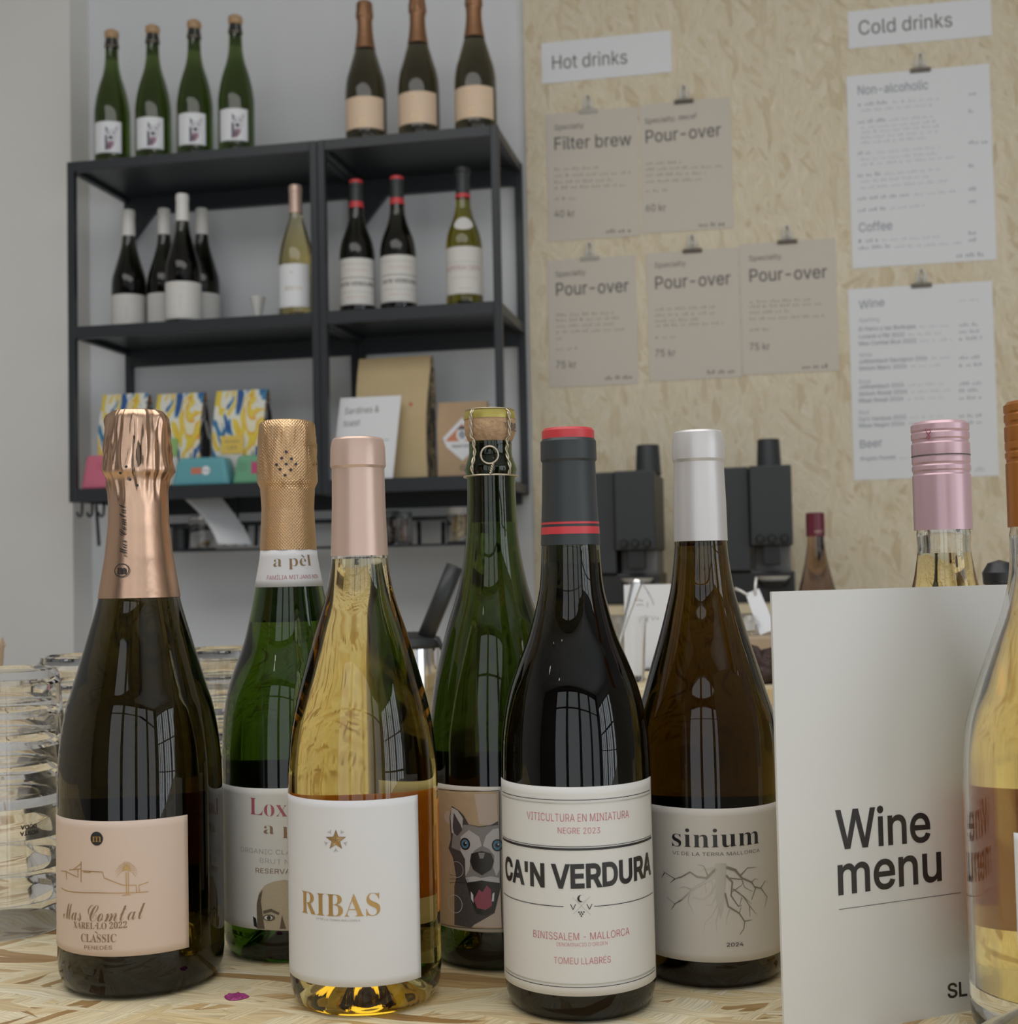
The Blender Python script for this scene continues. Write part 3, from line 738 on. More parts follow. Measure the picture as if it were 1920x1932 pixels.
pts = [ctr + rx * (0.0052 * math.cos(2*math.pi*i/28)) + Vector((0, 0, 0.0052 * math.sin(2*math.pi*i/28))) for i in range(28)]; tube(bm, pts, 0.0006, 6, True)
for ph in (0, math.pi):
    pts = [ctr + rx * (0.002 - 0.0016 * i / 16 + 0.0005 * math.cos(i * .9 + ph)) + Vector((0, -0.0003 + 0.0005 * math.sin(i * .9 + ph), -0.0052 - 0.0062 * i / 16)) for i in range(17)]; tube(bm, pts, 0.00045, 6)
obj('wire_cage', bm, WIRE, t)
cyc = Cyl(cy.loc, cy.rz, lambda z: 0.0158, 0.0158); p = Print(cyc); p.text('88', (959, 812), (972, 815), 15, INK_SOFT, SANS, 0.01); p.text('T', (949, 806), (956, 806), 9, INK_SOFT); p.build('cork_lettering', corko)
p = Print(cy); z1 = cy.p2s(890, 1484)[1]; z0 = cy.p2s(890, 1757)[1]; s1 = cy.p2s(947, 1600)[0]
p.base(-cy.R * 1.5, s1, z0, z1, LABEL_CREAM)
def D(x, y): return (800 + x / 3.159, 1320 + y / 3.159)
def DP(l): return [D(*q) for q in l]
TANP = mat('dog_print_tan', (0.56, 0.42, 0.27), 0.55, noise_amt=0.12, nscale=160); PINKT = mat('dog_print_sand', (0.62, 0.52, 0.44), 0.55)
GREYD = mat('dog_print_grey', (0.30, 0.29, 0.29), 0.55); GREYL = mat('dog_print_light', (0.60, 0.60, 0.61), 0.55); TONGUE = mat('dog_print_tongue', (0.36, 0.09, 0.14), 0.5); BLUEI = mat('dog_print_blue', (0.10, 0.25, 0.38), 0.5); DARKD = mat('dog_print_dark', (0.085, 0.075, 0.08), 0.55, noise_amt=0.4, nscale=900)
p.poly(DP([(60, 520), (300, 540), (440, 545), (448, 1000), (462, 1362), (300, 1362), (60, 1325)]), TANP, 1)
p.poly(DP([(300, 560), (430, 560), (440, 760), (330, 740)]), PINKT, 2); p.poly(DP([(380, 1240), (452, 1160), (462, 1355), (290, 1350)]), PINKT, 2)
p.poly(DP([(168, 632), (212, 660), (240, 690), (268, 742), (330, 755), (400, 745), (440, 722), (452, 900), (455, 1120), (420, 1270), (370, 1300), (300, 1340), (284, 1358), (185, 1340), (184, 1110), (196, 1060), (176, 940), (150, 885), (164, 830), (156, 700)]), DARKD, 3)
p.poly(DP([(168, 640), (205, 660), (235, 705), (232, 760), (190, 810), (168, 790), (162, 700)]), GREYL, 4); p.poly(DP([(182, 672), (222, 745), (232, 775), (205, 810), (185, 800), (175, 760)]), DARKD, 5)
p.poly(DP([(176, 800), (240, 745), (270, 745), (330, 760), (400, 750), (440, 745), (450, 900), (452, 1060), (400, 1090), (345, 1060), (290, 1090), (250, 1060), (262, 960), (230, 905), (168, 880)]), GREYD, 4)
p.poly(DP([(222, 815), (270, 775), (330, 815), (345, 870), (300, 900), (280, 940), (272, 1010), (250, 1050), (248, 950), (222, 900)]), GREYL, 5)
p.poly(DP([(352, 870), (370, 810), (410, 770), (446, 765), (450, 1010), (430, 1050), (412, 1000), (420, 930), (390, 890)]), GREYL, 5)
p.poly(DP([(250, 1060), (300, 1050), (345, 1060), (400, 1050), (448, 1060), (450, 1090), (345, 1075), (262, 1090)]), GREYL, 6)
for cx_ in ((248, 858), (436, 866)):
    p.ell(D(*cx_), 33 / 3.159, 36 / 3.159, INK, 6); p.ell(D(*cx_), 24 / 3.159, 27 / 3.159, BLUEI, 7); p.ell(D(*cx_), 12 / 3.159, 13 / 3.159, INK, 8); p.ell(D(cx_[0] + 6, cx_[1] - 6), 4 / 3.159, 5 / 3.159, PAPER, 9)
p.poly(DP([(277, 960), (285, 915), (345, 900), (400, 915), (417, 960), (400, 1010), (347, 1045), (295, 1010)]), INK, 7); p.poly(DP([(325, 910), (365, 910), (355, 945), (335, 945)]), GREYD, 8)
p.poly(DP([(256, 1088), (345, 1075), (448, 1092), (440, 1180), (415, 1260), (370, 1285), (315, 1275), (285, 1200)]), INK, 6)
p.poly(DP([(300, 1190), (330, 1130), (350, 1145), (375, 1105), (400, 1130), (405, 1225), (370, 1250), (320, 1240)]), TONGUE, 7)
p.poly(DP([(282, 1140), (296, 1160), (298, 1210), (284, 1185)]), PAPER, 7); p.poly(DP([(408, 1155), (420, 1145), (416, 1200), (404, 1200)]), PAPER, 7)
p.ring(D(190, 1215), 17, 1.2, GREYL, 7); p.ring(D(200, 1010), 15, 0.8, GREYL, 7); p.ell(D(150, 700), 12, 12, PINKT, 2)
for yy in (0, 18, 36): p.stroke(DP([(270, 1070 + yy / 2), (200, 1050 + yy), (160, 1040 + yy * 1.4)]), 0.7, INK, 7)
for ln in ([(88, 530), (265, 545), (446, 540)], [(446, 540), (452, 900), (464, 1362)], [(464, 1362), (290, 1360), (100, 1330)]): p.stroke(DP(ln), 1.2, INK, 8)
p.build('front_label', t)
p = Print(cy, px=False); p.base(cy.R * 1.75, cy.R * 4.5, 0.03, 0.118, LABEL_CREAM); p.build('back_label', t)
# ---- black wine bottle (CA'N VERDURA)
t, f, cy = start_bottle('verdura', 'wine_bottle', 'black red-wine bottle with red topped black capsule and large white label', -0.1059, 0.7044, G_VER, 0.242, 0.232)
capo = obj('capsule', cap_mesh(cap_pts('verdura', 0.2424)), CAPS_BLACK, t)
bm = bmesh.new(); lathe(bm, [(.0140, .2992), (.0142, .2992), (.0142, .3042), (.0130, .3056), (0, .3060)], 48); obj('capsule_top', bm, CAPS_RED, t)['label'] = 'red top disc'
cyn = Cyl(cy.loc, cy.rz, f, 0.0155); cyn.off = 0.0007
def band(z0, z1, m, nm):
    bm = bmesh.new(); lathe(bm, [(f(z0), z0), (f(z0) + .0006, z0), (f(z1) + .0006, z1), (f(z1), z1)], 64); return obj(nm, bm, m, t)
zz = [cyn.p2s(1070, y)[1] for y in (984, 988, 993, 1007)]
band(zz[1], zz[0], CAPS_RED, 'capsule_stripe'); band(zz[3], zz[2], CAPS_RED, 'capsule_stripe')
p = Print(cy); z1 = cy.p2s(1088, 1485)[1]; z0 = cy.p2s(1096, 1880)[1]
p.base(-cy.R * 1.44, cy.R * 1.36, z0, z1, LABEL_WHITE)
def V(x, y): return (920 + x / 3.926, 1440 + y / 3.926)
def hline(zpx, wd, m, a=-1.32, b=1.26, gap=None):
    z = cy.p2s(*V(690, zpx))[1]; h = wd * 0.7044 / FPX / 2
    segs = [(a, b)] if not gap else [(a, gap[0]), (gap[1], b)]
    for u, v in segs:
        n = 40; p.add([(cy.R * (u + (v - u) * i / n), z + dz) for dz in (-h, h) for i in range(n + 1)], [(i, i + 1, n + 2 + i, n + 1 + i) for i in range(n)], m, p.lay(1))
hline(272, 1.2, INK); hline(297, 2.0, INK_SILVER); hline(618, 1.0, INK); hline(637, 4.2, INK); hline(1660, 1.2, INK); hline(1638, 2.0, INK_SILVER)
hline(1062, 1.3, INK, gap=(-0.19, 0.19))
p.text('VITICULTURA EN MINIATURA', V(295, 412), V(1040, 402), 15, INK_RED, SANS, -0.012); p.text('NEGRE 2023', V(520, 518), V(830, 517), 11.5, INK_RED, SANS, -0.012)
p.text("CA'N VERDURA", V(138, 846), V(1202, 812), 41, INK, SANS, 0.03)
p.text('BINISSALEM - MALLORCA', V(342, 1286), V(1044, 1267), 14, INK_RED, SANS, -0.012); p.text("DENOMINACIÓ D'ORIGEN", V(512, 1352), V(884, 1343), 7, INK_RED, SANS, -0.014)
p.text('TOMEU LLABRÉS', V(492, 1480), V(908, 1474), 12.5, INK_RED, SANS, -0.012)
p.ell(V(687, 1002), 6.2, 6.6, INK, 1); p.ell(V(699, 998), 5.2, 5.8, LABEL_WHITE, 2)
p.stroke([V(613, 1042), V(632, 1083)], 1.3, INK); p.stroke([V(651, 1042), V(632, 1083)], 1.3, INK); p.stroke([V(733, 1041), V(752, 1081)], 1.3, INK); p.stroke([V(771, 1040), V(752, 1081)], 1.3, INK)
p.stroke([V(628, 990), V(762, 1122)], 0.5, INK_GREY); p.stroke([V(758, 985), V(632, 1118)], 0.5, INK_GREY)
for gx, gy in ((675, 1101), (693, 1101), (711, 1100), (684, 1115), (702, 1115), (693, 1130)): p.ell(V(gx, gy), 1.5, 1.5, INK, 2, 10)
p.build('front_label', t)
VER_ROOT = t
# ---- amber brown bottle (SINIUM)
t, f, cy = start_bottle('sinium', 'wine_bottle', 'amber brown wine bottle with silver capsule and root drawing on its cream label', -0.0393, 0.7673, G_SIN, 0.2437, 0.2405)
obj('capsule', cap_mesh(cap_pts('sinium', 0.2440)), CAPS_SILVER, t)
p = Print(cy); z1 = cy.p2s(1345, 1526)[1]; z0 = cy.p2s(1355, 1816)[1]
p.base(-cy.R * 1.30, cy.R * 1.42, z0, z1, LABEL_CREAM)
def Q(x, y): return (1200 + x / 3.926, 1440 + y / 3.926)
def QP(l): return [Q(*q) for q in l]
p.text(serif('sinium'), Q(270, 612), Q(905, 592), 35, INK, MATHF, -0.006); p.text('VI DE LA TERRA MALLORCA', Q(272, 672), Q(910, 655), 6.5, INK_SOFT, SANS, -0.004); p.text('2024', Q(668, 1357), Q(792, 1350), 7, INK_SOFT, SANS, 0.012)
p.poly(QP([(585, 745), (665, 742), (662, 860), (650, 1000), (640, 1090), (622, 1150), (605, 1080), (590, 980), (588, 860)]), INK_SILVER, 1)
roots = [([(590, 780), (520, 850), (450, 840), (400, 805), (340, 840), (290, 855), (205, 800)], 5, INK_DKSILV), ([(290, 855), (255, 885)], 2, INK), ([(212, 812), (190, 850)], 2, INK), ([(530, 830), (500, 760), (455, 750)], 2.4, INK_DKSILV),
  ([(580, 775), (500, 785), (465, 805)], 3, INK_SILVER), ([(588, 830), (490, 890), (410, 940), (340, 1010), (290, 1040), (230, 990)], 5, INK_SILVER), ([(340, 1010), (290, 1040), (262, 1085)], 3, INK_DKSILV), ([(410, 935), (360, 915), (320, 925)], 2, INK_SILVER),
  ([(590, 890), (560, 960), (500, 1010), (420, 995)], 3.4, INK_SILVER), ([(400, 960), (385, 1020), (430, 1120)], 2, INK_SILVER), ([(590, 980), (560, 1050), (500, 1050)], 2, INK_SILVER), ([(600, 1050), (560, 1130), (510, 1180), (500, 1250)], 2, INK_SILVER), ([(610, 1080), (590, 1180), (600, 1260)], 2, INK_SILVER),
  ([(520, 960), (510, 900), (520, 875)], 1.6, INK_SILVER), ([(560, 870), (565, 920), (540, 990)], 2, INK_SILVER),
  ([(662, 770), (730, 790), (780, 850), (850, 880), (880, 925), (850, 1010)], 6, INK_DKSILV), ([(770, 830), (820, 775), (885, 770)], 3, INK_DKSILV), ([(870, 915), (920, 925), (965, 990), (945, 1065)], 3.4, INK_DKSILV), ([(920, 920), (950, 870), (968, 885)], 2, INK_DKSILV), ([(850, 880), (875, 855), (898, 862)], 1.8, INK_DKSILV),
  ([(664, 830), (710, 880), (700, 980), (755, 1060), (780, 1050)], 4.5, INK_DKSILV), ([(690, 850), (780, 860), (800, 920), (860, 950)], 2.6, INK_DKSILV), ([(715, 930), (790, 985), (840, 1060), (885, 1115)], 2.8, INK_DKSILV), ([(790, 985), (850, 1040)], 1.8, INK_DKSILV), ([(835, 1060), (838, 1135)], 1.8, INK_DKSILV),
  ([(655, 960), (680, 1060), (760, 1110), (800, 1170), (795, 1220), (765, 1270)], 4.2, INK_DKSILV), ([(800, 1170), (855, 1158)], 2.4, INK_DKSILV), ([(760, 1110), (775, 1060)], 2, INK_DKSILV), ([(690, 1080), (670, 1140), (665, 1190)], 2, INK_SILVER), ([(780, 990), (760, 1060)], 1.8, INK_DKSILV), ([(710, 950), (780, 900), (790, 870)], 1.8, INK_DKSILV)]
for l_, w_, m_ in roots:
    p.stroke(QP(l_), w_ / 1.05, m_, 1, True)
p.build('front_label', t)
p = Print(cy, px=False); p.base(cy.R * 2.1, cy.R * 4.1, 0.03, 0.095, LABEL_CREAM); p.build('back_label', t)
SIN_ROOT = t
# ---- pink screw-cap bottle behind the menu
def screw_cap(H, z0, r, seg=64):
    zz = [(z0, r)]
    h = H - z0
    for u, k in ((.50, 1.0), (.515, .965), (.535, .965), (.55, 1.0), (.585, 1.0), (.60, .965), (.62, 1.0), (.66, 1.0), (.675, .985), (.69, 1.0), (.79, 1.0), (.805, .96), (.825, .96), (.84, 1.0), (.885, 1.0), (.90, .965), (.915, 1.0), (.965, 1.0), (1.0, .97)):
        zz.append((z0 + h * u, r * k))
    return zz
PROF['screw'] = [(0.310, 0.0150), (0.243, 0.0150), (0.239, 0.0147), (0.225, 0.0163), (0.212, 0.0192), (0.195, 0.0240), (0.175, 0.0310), (0.155, 0.0370), (0.140, 0.0395), (0.115, 0.0405), (0.02, 0.0405)]
t, f, cy = start_bottle('screw', 'wine_bottle', 'clear wine bottle with ribbed pink screw cap standing behind the wine menu', 0.0985, 0.795, G_RIB, 0.246, 0.2335)
capo = obj('screw_cap', cap_mesh(screw_cap(0.3105, 0.2475, 0.0163), 0.0, top_round=0.002), CAPS_PINK, t)
cyn = Cyl(cy.loc, cy.rz, lambda z: 0.0163, 0.0163); cyn.off = 0.0004
p = Print(cyn); p.stroke([(1753, 812), (1746, 809), (1749, 818), (1755, 824), (1751, 830), (1748, 826), (1756, 814), (1753, 811)], 1.8, INK_ROSE); p.build('marker_figure', capo)
bm = bmesh.new(); zc = cyn.p2s(1788, 856)[1]; lathe(bm, [(.0158, zc - .0003), (.01645, zc - .0003), (.01645, zc + .0003), (.0158, zc + .0003)], 64); obj('tear_line', bm, INK_SOFT, capo)
# ---- orange-wine bottle at the right edge
PROF['orange'] = [(0.3064, 0.0150), (0.236, 0.0147), (0.224, 0.0153), (0.208, 0.0185), (0.188, 0.0255), (0.165, 0.0335), (0.147, 0.0385), (0.130, 0.0402), (0.115, 0.0406), (0.02, 0.0406)]
ox, oy = 0.1295, 0.6785
t, f, cy = start_bottle('orange', 'wine_bottle', 'clear bottle of orange wine with ribbed copper screw cap at the menu\'s edge', ox, oy, glass('flint_glass', (0.97, 0.97, 0.95), 0.02, 1.5), 0.244, 0.0245)
bm = bmesh.new(); iw = [(max(.002, f(z) - .0031), z) for z in [.0255 + .004 * i for i in range(51)]]; lathe(bm, [(0, .0252)] + iw + [(0, iw[-1][1])], 64); obj('wine', bm, G_ORA, t)['label'] = 'cloudy amber orange wine'
obj('screw_cap', cap_mesh(screw_cap(0.3072, 0.2455, 0.0152), 0.0, top_round=0.002), CAPS_ORANGE, t)
p = Print(cy, px=False); p.base(cy.R * 1.32, cy.R * 4.70, 0.044, 0.114, AMBER_LABEL); p.build('back_label', t)
p = Print(cy, px=False); p.base(-cy.R * 0.42, cy.R * 0.75, 0.05, 0.104, PAPER); p.build('front_label', t)
# ---- the wine menu card
a = Vector((0.0000, 0.6525)); b = Vector((0.1245, 0.7340)); ang = math.atan2(b.y - a.y, b.x - a.x); wid = (b - a).length
fl = Flat((a.x, a.y, TZ), ang)
p = Print(fl); p.base(0, wid, 0, 0.2165, mat('menu_board', (0.68, 0.675, 0.65), 0.4), 0.0016)
p.text('Wine', (1577, 1602), (1755, 1586), 70, INK, SANS, 0.012); p.text('menu', (1581, 1688), (1776, 1660), 70, INK, SANS, 0.012)
p.stroke([(1582, 1716), (1812, 1684)], 1.2, INK_SOFT); p.text('SL', (1787, 1883), (1824, 1878), 26, INK, SANS, 0.016)
o = p.build('menu_card', None, (a.x, a.y, TZ)); o.rotation_euler.z = ang
tag(o, 'upright white card reading Wine menu on the bar counter', 'menu')
# ---- petal stain on the counter
c0 = on(445, 1882, TZ)
bm = bmesh.new(); vs = [(0.0068 * math.cos(q) * (1 + .12 * math.sin(3 * q)), 0.0055 * math.sin(q) * (1 + .1 * math.cos(4 * q))) for q in [2*math.pi*i/22 for i in range(22)]]
V0 = [bm.verts.new((x, y, 0.0003)) for x, y in vs]; V1 = [bm.verts.new((x * .8, y * .8, 0.0012 + 0.0004 * math.sin(i * 2.3))) for i, (x, y) in enumerate(vs)]; cc = bm.verts.new((0, 0, 0.0009))
for i in range(22):
    j = (i + 1) % 22; bm.faces.new((V0[i], V0[j], V1[j], V1[i])); bm.faces.new((V1[i], V1[j], cc))
bm.faces.new(list(reversed(V0)))
tag(obj('petal', bm, mat('petal_magenta', (0.30, 0.03, 0.16), 0.5, noise_amt=0.5, nscale=500), loc=(c0.x, c0.y, TZ)), 'small magenta petal lying on the counter between two bottles', 'petal')

# ------------------------------------------------------------------ stacked tumblers at the left
def tumbler_bm(r0=0.043, r1=0.036, h=0.088, th=0.0022, base=0.007, seg=48):
    """upside down: rim below, base on top"""
    bm = bmesh.new()
    lathe(bm, [(r0 - th, 0.0), (r0 - th * .5, -0.0000 - 0.0004), (r0, 0.0), (r0 - .0005, 0.012), (r1, h - 0.006), (r1 - 0.002, h - 0.001), (r1 - 0.006, h), (r1 - 0.012, h - 0.002), (0, h - 0.0025)], seg)
    lathe(bm, [(r0 - th, 0.0), (r0 - th - .0005, 0.012), (r1 - th, h - base - 0.004), (r1 - th - 0.004, h - base), (0, h - base)], seg, flip=True)
    bmesh.ops.remove_doubles(bm, verts=bm.verts[:], dist=1e-6); return bm
TUMB = obj('tumbler', tumbler_bm(), glass('tumbler_glass', None, 0.02, 1.24))
cols = [(8, 1700, 0.805, 5, 'front stack at the left edge'), (165, 1500, 0.945, 5, 'stack half hidden behind the rose gold bottle'), (425, 1500, 1.02, 5, 'stack behind the two foil topped bottles')]
first = True; NTH = ['lowest', 'second from below', 'middle', 'second from the top', 'topmost']
for px0, py0, Y, n, nm in cols:
    P0 = at(px0, py0, Y)
    for k in range(n):
        o = TUMB if first else TUMB.copy()
        if not first: COL.objects.link(o)
        first = False
        o.location = (P0.x, P0.y, TZ + 0.0005 + k * 0.0205)
        tag(o, 'upturned tumbler, %s of the %s' % (NTH[k], nm), 'glass', 'upturned tumblers stacked on the counter')
        if k == 3 and px0 == 8: KB = o
kr = 0.0415
cyk = Cyl(KB.location, face_cam(KB.location.x, KB.location.y), lambda z: 0.0431 - z * 0.0079 / 0.1, 0.042); cyk.off = 0.0006
p = Print(cyk)
# the etched maker's words stand upside down with the glass
def flip_text(txt, a, b, cap):
    vs, fs = text_mesh(txt, SANS, 0.03); (s0, z0), (s1, z1) = p.p(a), p.p(b); xs = [v[0] for v in vs]; x0, x1 = min(xs), max(xs); H = p.k(a, cap) / cap_height(SANS, False)
    p.add([(s1 - (x - x0) * (s1 - s0) / (x1 - x0), z0 - y * H) for x, y in vs], fs, INK, p.lay(1))
flip_text('BODA', (38, 1558), (68, 1557), 7); flip_text('KOSTA', (37, 1570), (71, 1568), 7)
o = p.build('etched_words', KB); o.rotation_euler.z = face_cam(KB.location.x, KB.location.y)
# dried stem at the far left edge
P0 = at(-14, 1400, 1.25); P1 = at(3, 1222, 1.25)
bm = bmesh.new(); tube(bm, [(P0.x, P0.y, TZ + 0.0016), ((P0.x * .45 + P1.x * .55), P0.y, (TZ + P1.z) / 2), tuple(P1), (P1.x + .001, P1.y, P1.z + .011)], [0.0016, .0018, .0026, .001], 8)
for dx, dz in ((0.0035, 0.006), (0.005, 0.003)): tube(bm, [(P1.x, P1.y, P1.z - .002), (P1.x + dx, P1.y, P1.z + dz)], 0.0006, 6)
tag(obj('dried_stem', bm, mat('dry_stem', (0.38, 0.28, 0.18), 0.8, noise_amt=0.3)), 'dried brown plant stem at the left edge beside the tumblers', 'plant')
#PART2
# ------------------------------------------------------------------ the black shelf units on the wall
X0, XM, X1, YF, YB, ZB, ZT = -1.553, -0.9525, -0.546, 2.72, 3.008, 1.402, 2.182
ZMID = 1.802
def shelf_unit(name, label, x0, x1):
    t = thing(name, label, 'shelf', ((x0 + x1) / 2, YB, ZB)); c = (x0 + x1) / 2
    def part(nm, a0, a1, b0, b1, c0, c1, bev=0.001):
        bm = bmesh.new(); box(bm, a0 - c, a1 - c, b0 - YB, b1 - YB, c0 - ZB, c1 - ZB, bev, 1); return obj(nm, bm, BLACK_METAL, t)
    pw = 0.0165
    for xa in (x0, x1 - pw):
        part('post', xa, xa + pw, YF, YF + pw, ZB, ZT); part('post', xa, xa + pw, YB - 0.018, YB, ZB, ZT)
        for z0, z1 in ((ZT - .022, ZT - .001), (ZMID - .024, ZMID - .001), (ZB + .001, ZB + .022)): part('side_rail', xa + .001, xa + pw - .001, YF + pw, YB - .018, z0, z1)
    for z0, z1 in ((ZT - .023, ZT), (ZMID - .028, ZMID), (ZB, ZB + .030)):
        part('front_rail', x0 + pw, x1 - pw, YF + .0005, YF + .016, z0, z1)
        part('shelf_board', x0 + pw, x1 - pw, YF + .016, YB - .018, z1 - .012, z1 - .002)
        part('rear_rail', x0 + pw, x1 - pw, YB - .018, YB, z1 - .052, z1)
    bm = bmesh.new()        # corner gusset at the top left of the back
    xa = x0 + pw - c
    for y in (-.020,):
        pts = [(xa, ZT - .052 - ZB), (xa + .062, ZT - .052 - ZB), (xa, ZT - .125 - ZB)]
        A = [bm.verts.new((x, y, z)) for x, z in pts]; B = [bm.verts.new((x, y + .016, z)) for x, z in pts]
        bm.faces.new(A); bm.faces.new(list(reversed(B)))
        for i in range(3): bm.faces.new((A[i], B[i], B[(i + 1) % 3], A[(i + 1) % 3]))
    bmesh.ops.recalc_face_normals(bm, faces=bm.faces[:]); obj('gusset', bm, BLACK_METAL, t)
    return t
shelf_unit('wall_shelf', 'wider black metal wall shelf holding the white capped and green bottles', X0, XM - .0006)
shelf_unit('wall_shelf', 'narrow black metal wall shelf next to the OSB panel', XM + .0006, X1)
TOPZ, MIDZ, LOWZ = ZT, ZMID - 0.0, ZB + .030
TOPB, MIDB, LOWB = ZT - .002, ZMID - .002, ZB + .028

# ---- bottles on the shelves
def small_label(cy, a0, a1, z0, z1, m, art=None, name='front_label', parent=None):
    p = Print(cy, px=False); p.base(cy.R * math.radians(a0), cy.R * math.radians(a1), z0, z1, m)
    if art: art(p)
    return p.build(name, parent)
SG = 36
# four green dog bottles
G_GRN = glass('glass_leaf_green', (0.27, 0.33, 0.13), 0.082, tint=(0.19, 0.27, 0.09))
WDOG_G = mat('print_pale_grey', (0.50, 0.50, 0.55), 0.6, noise_amt=0.3, nscale=300); WDOG_D = mat('print_blue_black', (0.05, 0.05, 0.09), 0.6); WDOG_P = mat('print_mauve', (0.34, 0.20, 0.25), 0.6, noise_amt=0.4, nscale=300)
def dog_art(p):
    R = .0411; q = R * math.radians(4); zc = 0.066
    def P(l): return [(q + x * .001, zc + z * .001) for x, z in l]
    p.poly(P([(-13, 22), (-8, 16), (0, 14), (8, 17), (15, 24), (15, 12), (12, 4), (12, -6), (6, -22), (-4, -34), (-14, -34), (-14, -10)]), mat('print_light', (0.66, 0.67, 0.72), 0.6), 1)
    p.poly(P([(-13, 22), (-7, 15), (-11, 5)]), WDOG_D, 2); p.poly(P([(15, 24), (8, 17), (12, 10)]), WDOG_G, 2)
    p.poly(P([(-14, 2), (-9, -2), (-9, -34), (-14, -34)]), WDOG_D, 2); p.poly(P([(-8, -14), (5, -13), (6, -22), (-2, -33), (-9, -33)]), WDOG_P, 2)
    p.ell((q - 1 * .001, zc - 5 * .001), .0046, .004, WDOG_D, 3); p.ell((q - .006, zc + .006), .002, .0018, WDOG_D, 3); p.ell((q + .006, zc + .007), .002, .0018, WDOG_D, 3)
    p.ell((q - .005, zc - .024), .002, .006, WDOG_D, 3)
def wall_dog(label, x, y, yaw):
    t, f, cy = start_bottle('dog', 'sparkling_wine_bottle', label, x, y, G_GRN, 0.40, 0.258, SG, TOPB, yaw, 'green bottles on top of the wide shelf')
    bm = bmesh.new(); lathe(bm, [(0, .3060), (.0120, .3060), (.0152, .3115), (.0157, .317), (.0150, .3245), (.012, .3275), (0, .328)], 24); obj('cork', bm, CORK, t)
    bm = bmesh.new()
    for a0 in (10, 100, 190, 280):
        a = math.radians(a0); tube(bm, [(r * math.sin(a), -r * math.cos(a), z) for r, z in ((.0168, .287), (.0146, .302), (.0166, .316), (.0158, .326), (.009, .329))], 0.0007, 5)
    tube(bm, [(0.0168 * math.cos(2*math.pi*i/24), 0.0168 * math.sin(2*math.pi*i/24), .2868) for i in range(24)], 0.0008, 5, True); obj('wire_cage', bm, WIRE, t)
    bm = bmesh.new(); lathe(bm, [(f(.287) + .0003, .287), (f(.291) + .0004, .291), (f(.296) + .0004, .296), (f(.305) + .0004, .3055)], 32); obj('lip_band', bm, BLACK_PLASTIC, t)
    small_label(cy, -62, 38, .026, .100, PAPER, dog_art, parent=t); return t
DX = [(-1.475, 2.788), (-1.371, 2.786), (-1.267, 2.784), (-1.165, 2.782)]
DL = ['leftmost on the top', 'second from the left', 'third from the left', 'nearest the copper topped bottles']
for i, (x, y) in enumerate(DX):
    wall_dog('green corked bottle on the shelf top with white dog label, ' + DL[i], x, y, face_cam(x, y) + math.radians((-8, -4, -2, 0)[i]))
# three rose-gold capped bottles
FOIL_COPPER = foil('foil_copper', (0.36, 0.20, 0.115), 0.5)
G_OLV = glass('glass_smoky_olive', (0.22, 0.20, 0.13), 0.09, tint=(0.34, 0.31, 0.24))
def cava_art(p):
    R = .0465; p.ell((-R * .32, .085), .002, .0022, INK_GOLD, 1)
    p.text(script('Mas Comtal'), (-R * .52, .042), (R * .12, .042), .007, INK_GOLD, MATHF, -0.02); p.stroke([(-R * .5, .052), (-R * .2, .054), (R * .05, .051)], .0006, INK_GOLD); p.stroke([(-R * .4, .036), (0, .036)], .0012, INK_GOLD)
DL = ['left of the three on the top', 'middle of the three on the top', 'right of the three on the top']
for i, (x, y) in enumerate([(-.857, 2.782), (-.735, 2.782), (-.606, 2.780)]):
    t, f, cy = start_bottle('mas', 'sparkling_wine_bottle', 'dark bottle with copper foil neck, ' + DL[i], x, y, G_OLV, 0.2182, 0.262, SG, TOPB, face_cam(x, y), 'copper foil bottles on top of the narrow shelf')
    obj('foil_capsule', cap_mesh(cap_pts('mas', 0.2182), seg=64, dr=crease(2.3 + i, 0.272, 0.3276, 0.0014), top_round=0.003), FOIL_COPPER, t)
    small_label(cy, -78, 56, .026, .098, mat('label_apricot', (0.78, 0.60, 0.44), 0.5), cava_art, parent=t)
# four dark bottles with white capsules on the middle shelf
G_BLK = glass('glass_near_black', (0.02, 0.02, 0.015), 0.08, tint=(0.25, 0.26, 0.2))
CAPS_WHITE = mat('capsule_white', (0.78, 0.77, 0.75), 0.4)
def plain_art(p):
    R = .0413; p.text(serif('sinium'), (-R * .30, .060), (-R * .12, .060), .006, INK_GREY, MATHF, -0.02)
    p.stroke([(-R * .24, .055), (-R * .22, .035)], .0012, INK_SILVER); p.stroke([(-R * .3, .083), (R * .3, .083)], .0006, INK_SILVER)
DL = ['leftmost of the four in the left bay', 'behind and left of the front one in the left bay', 'standing in front of the other three in the left bay', 'rightmost of the four in the left bay']
for i, (x, y) in enumerate([(-1.482, 2.878), (-1.397, 2.890), (-1.303, 2.79), (-1.311, 2.912)]):
    t, f, cy = start_bottle('sinium', 'wine_bottle', 'dark white-capped bottle, ' + DL[i], x, y, G_BLK, 0.2437, None, SG, MIDB, face_cam(x, y) + .06, 'white capped dark bottles in the left bay')
    obj('capsule', cap_mesh(cap_pts('sinium', 0.2437), seg=36), CAPS_WHITE, t)
    small_label(cy, -80, 80, .012, .098, LABEL_WHITE, plain_art, parent=t)
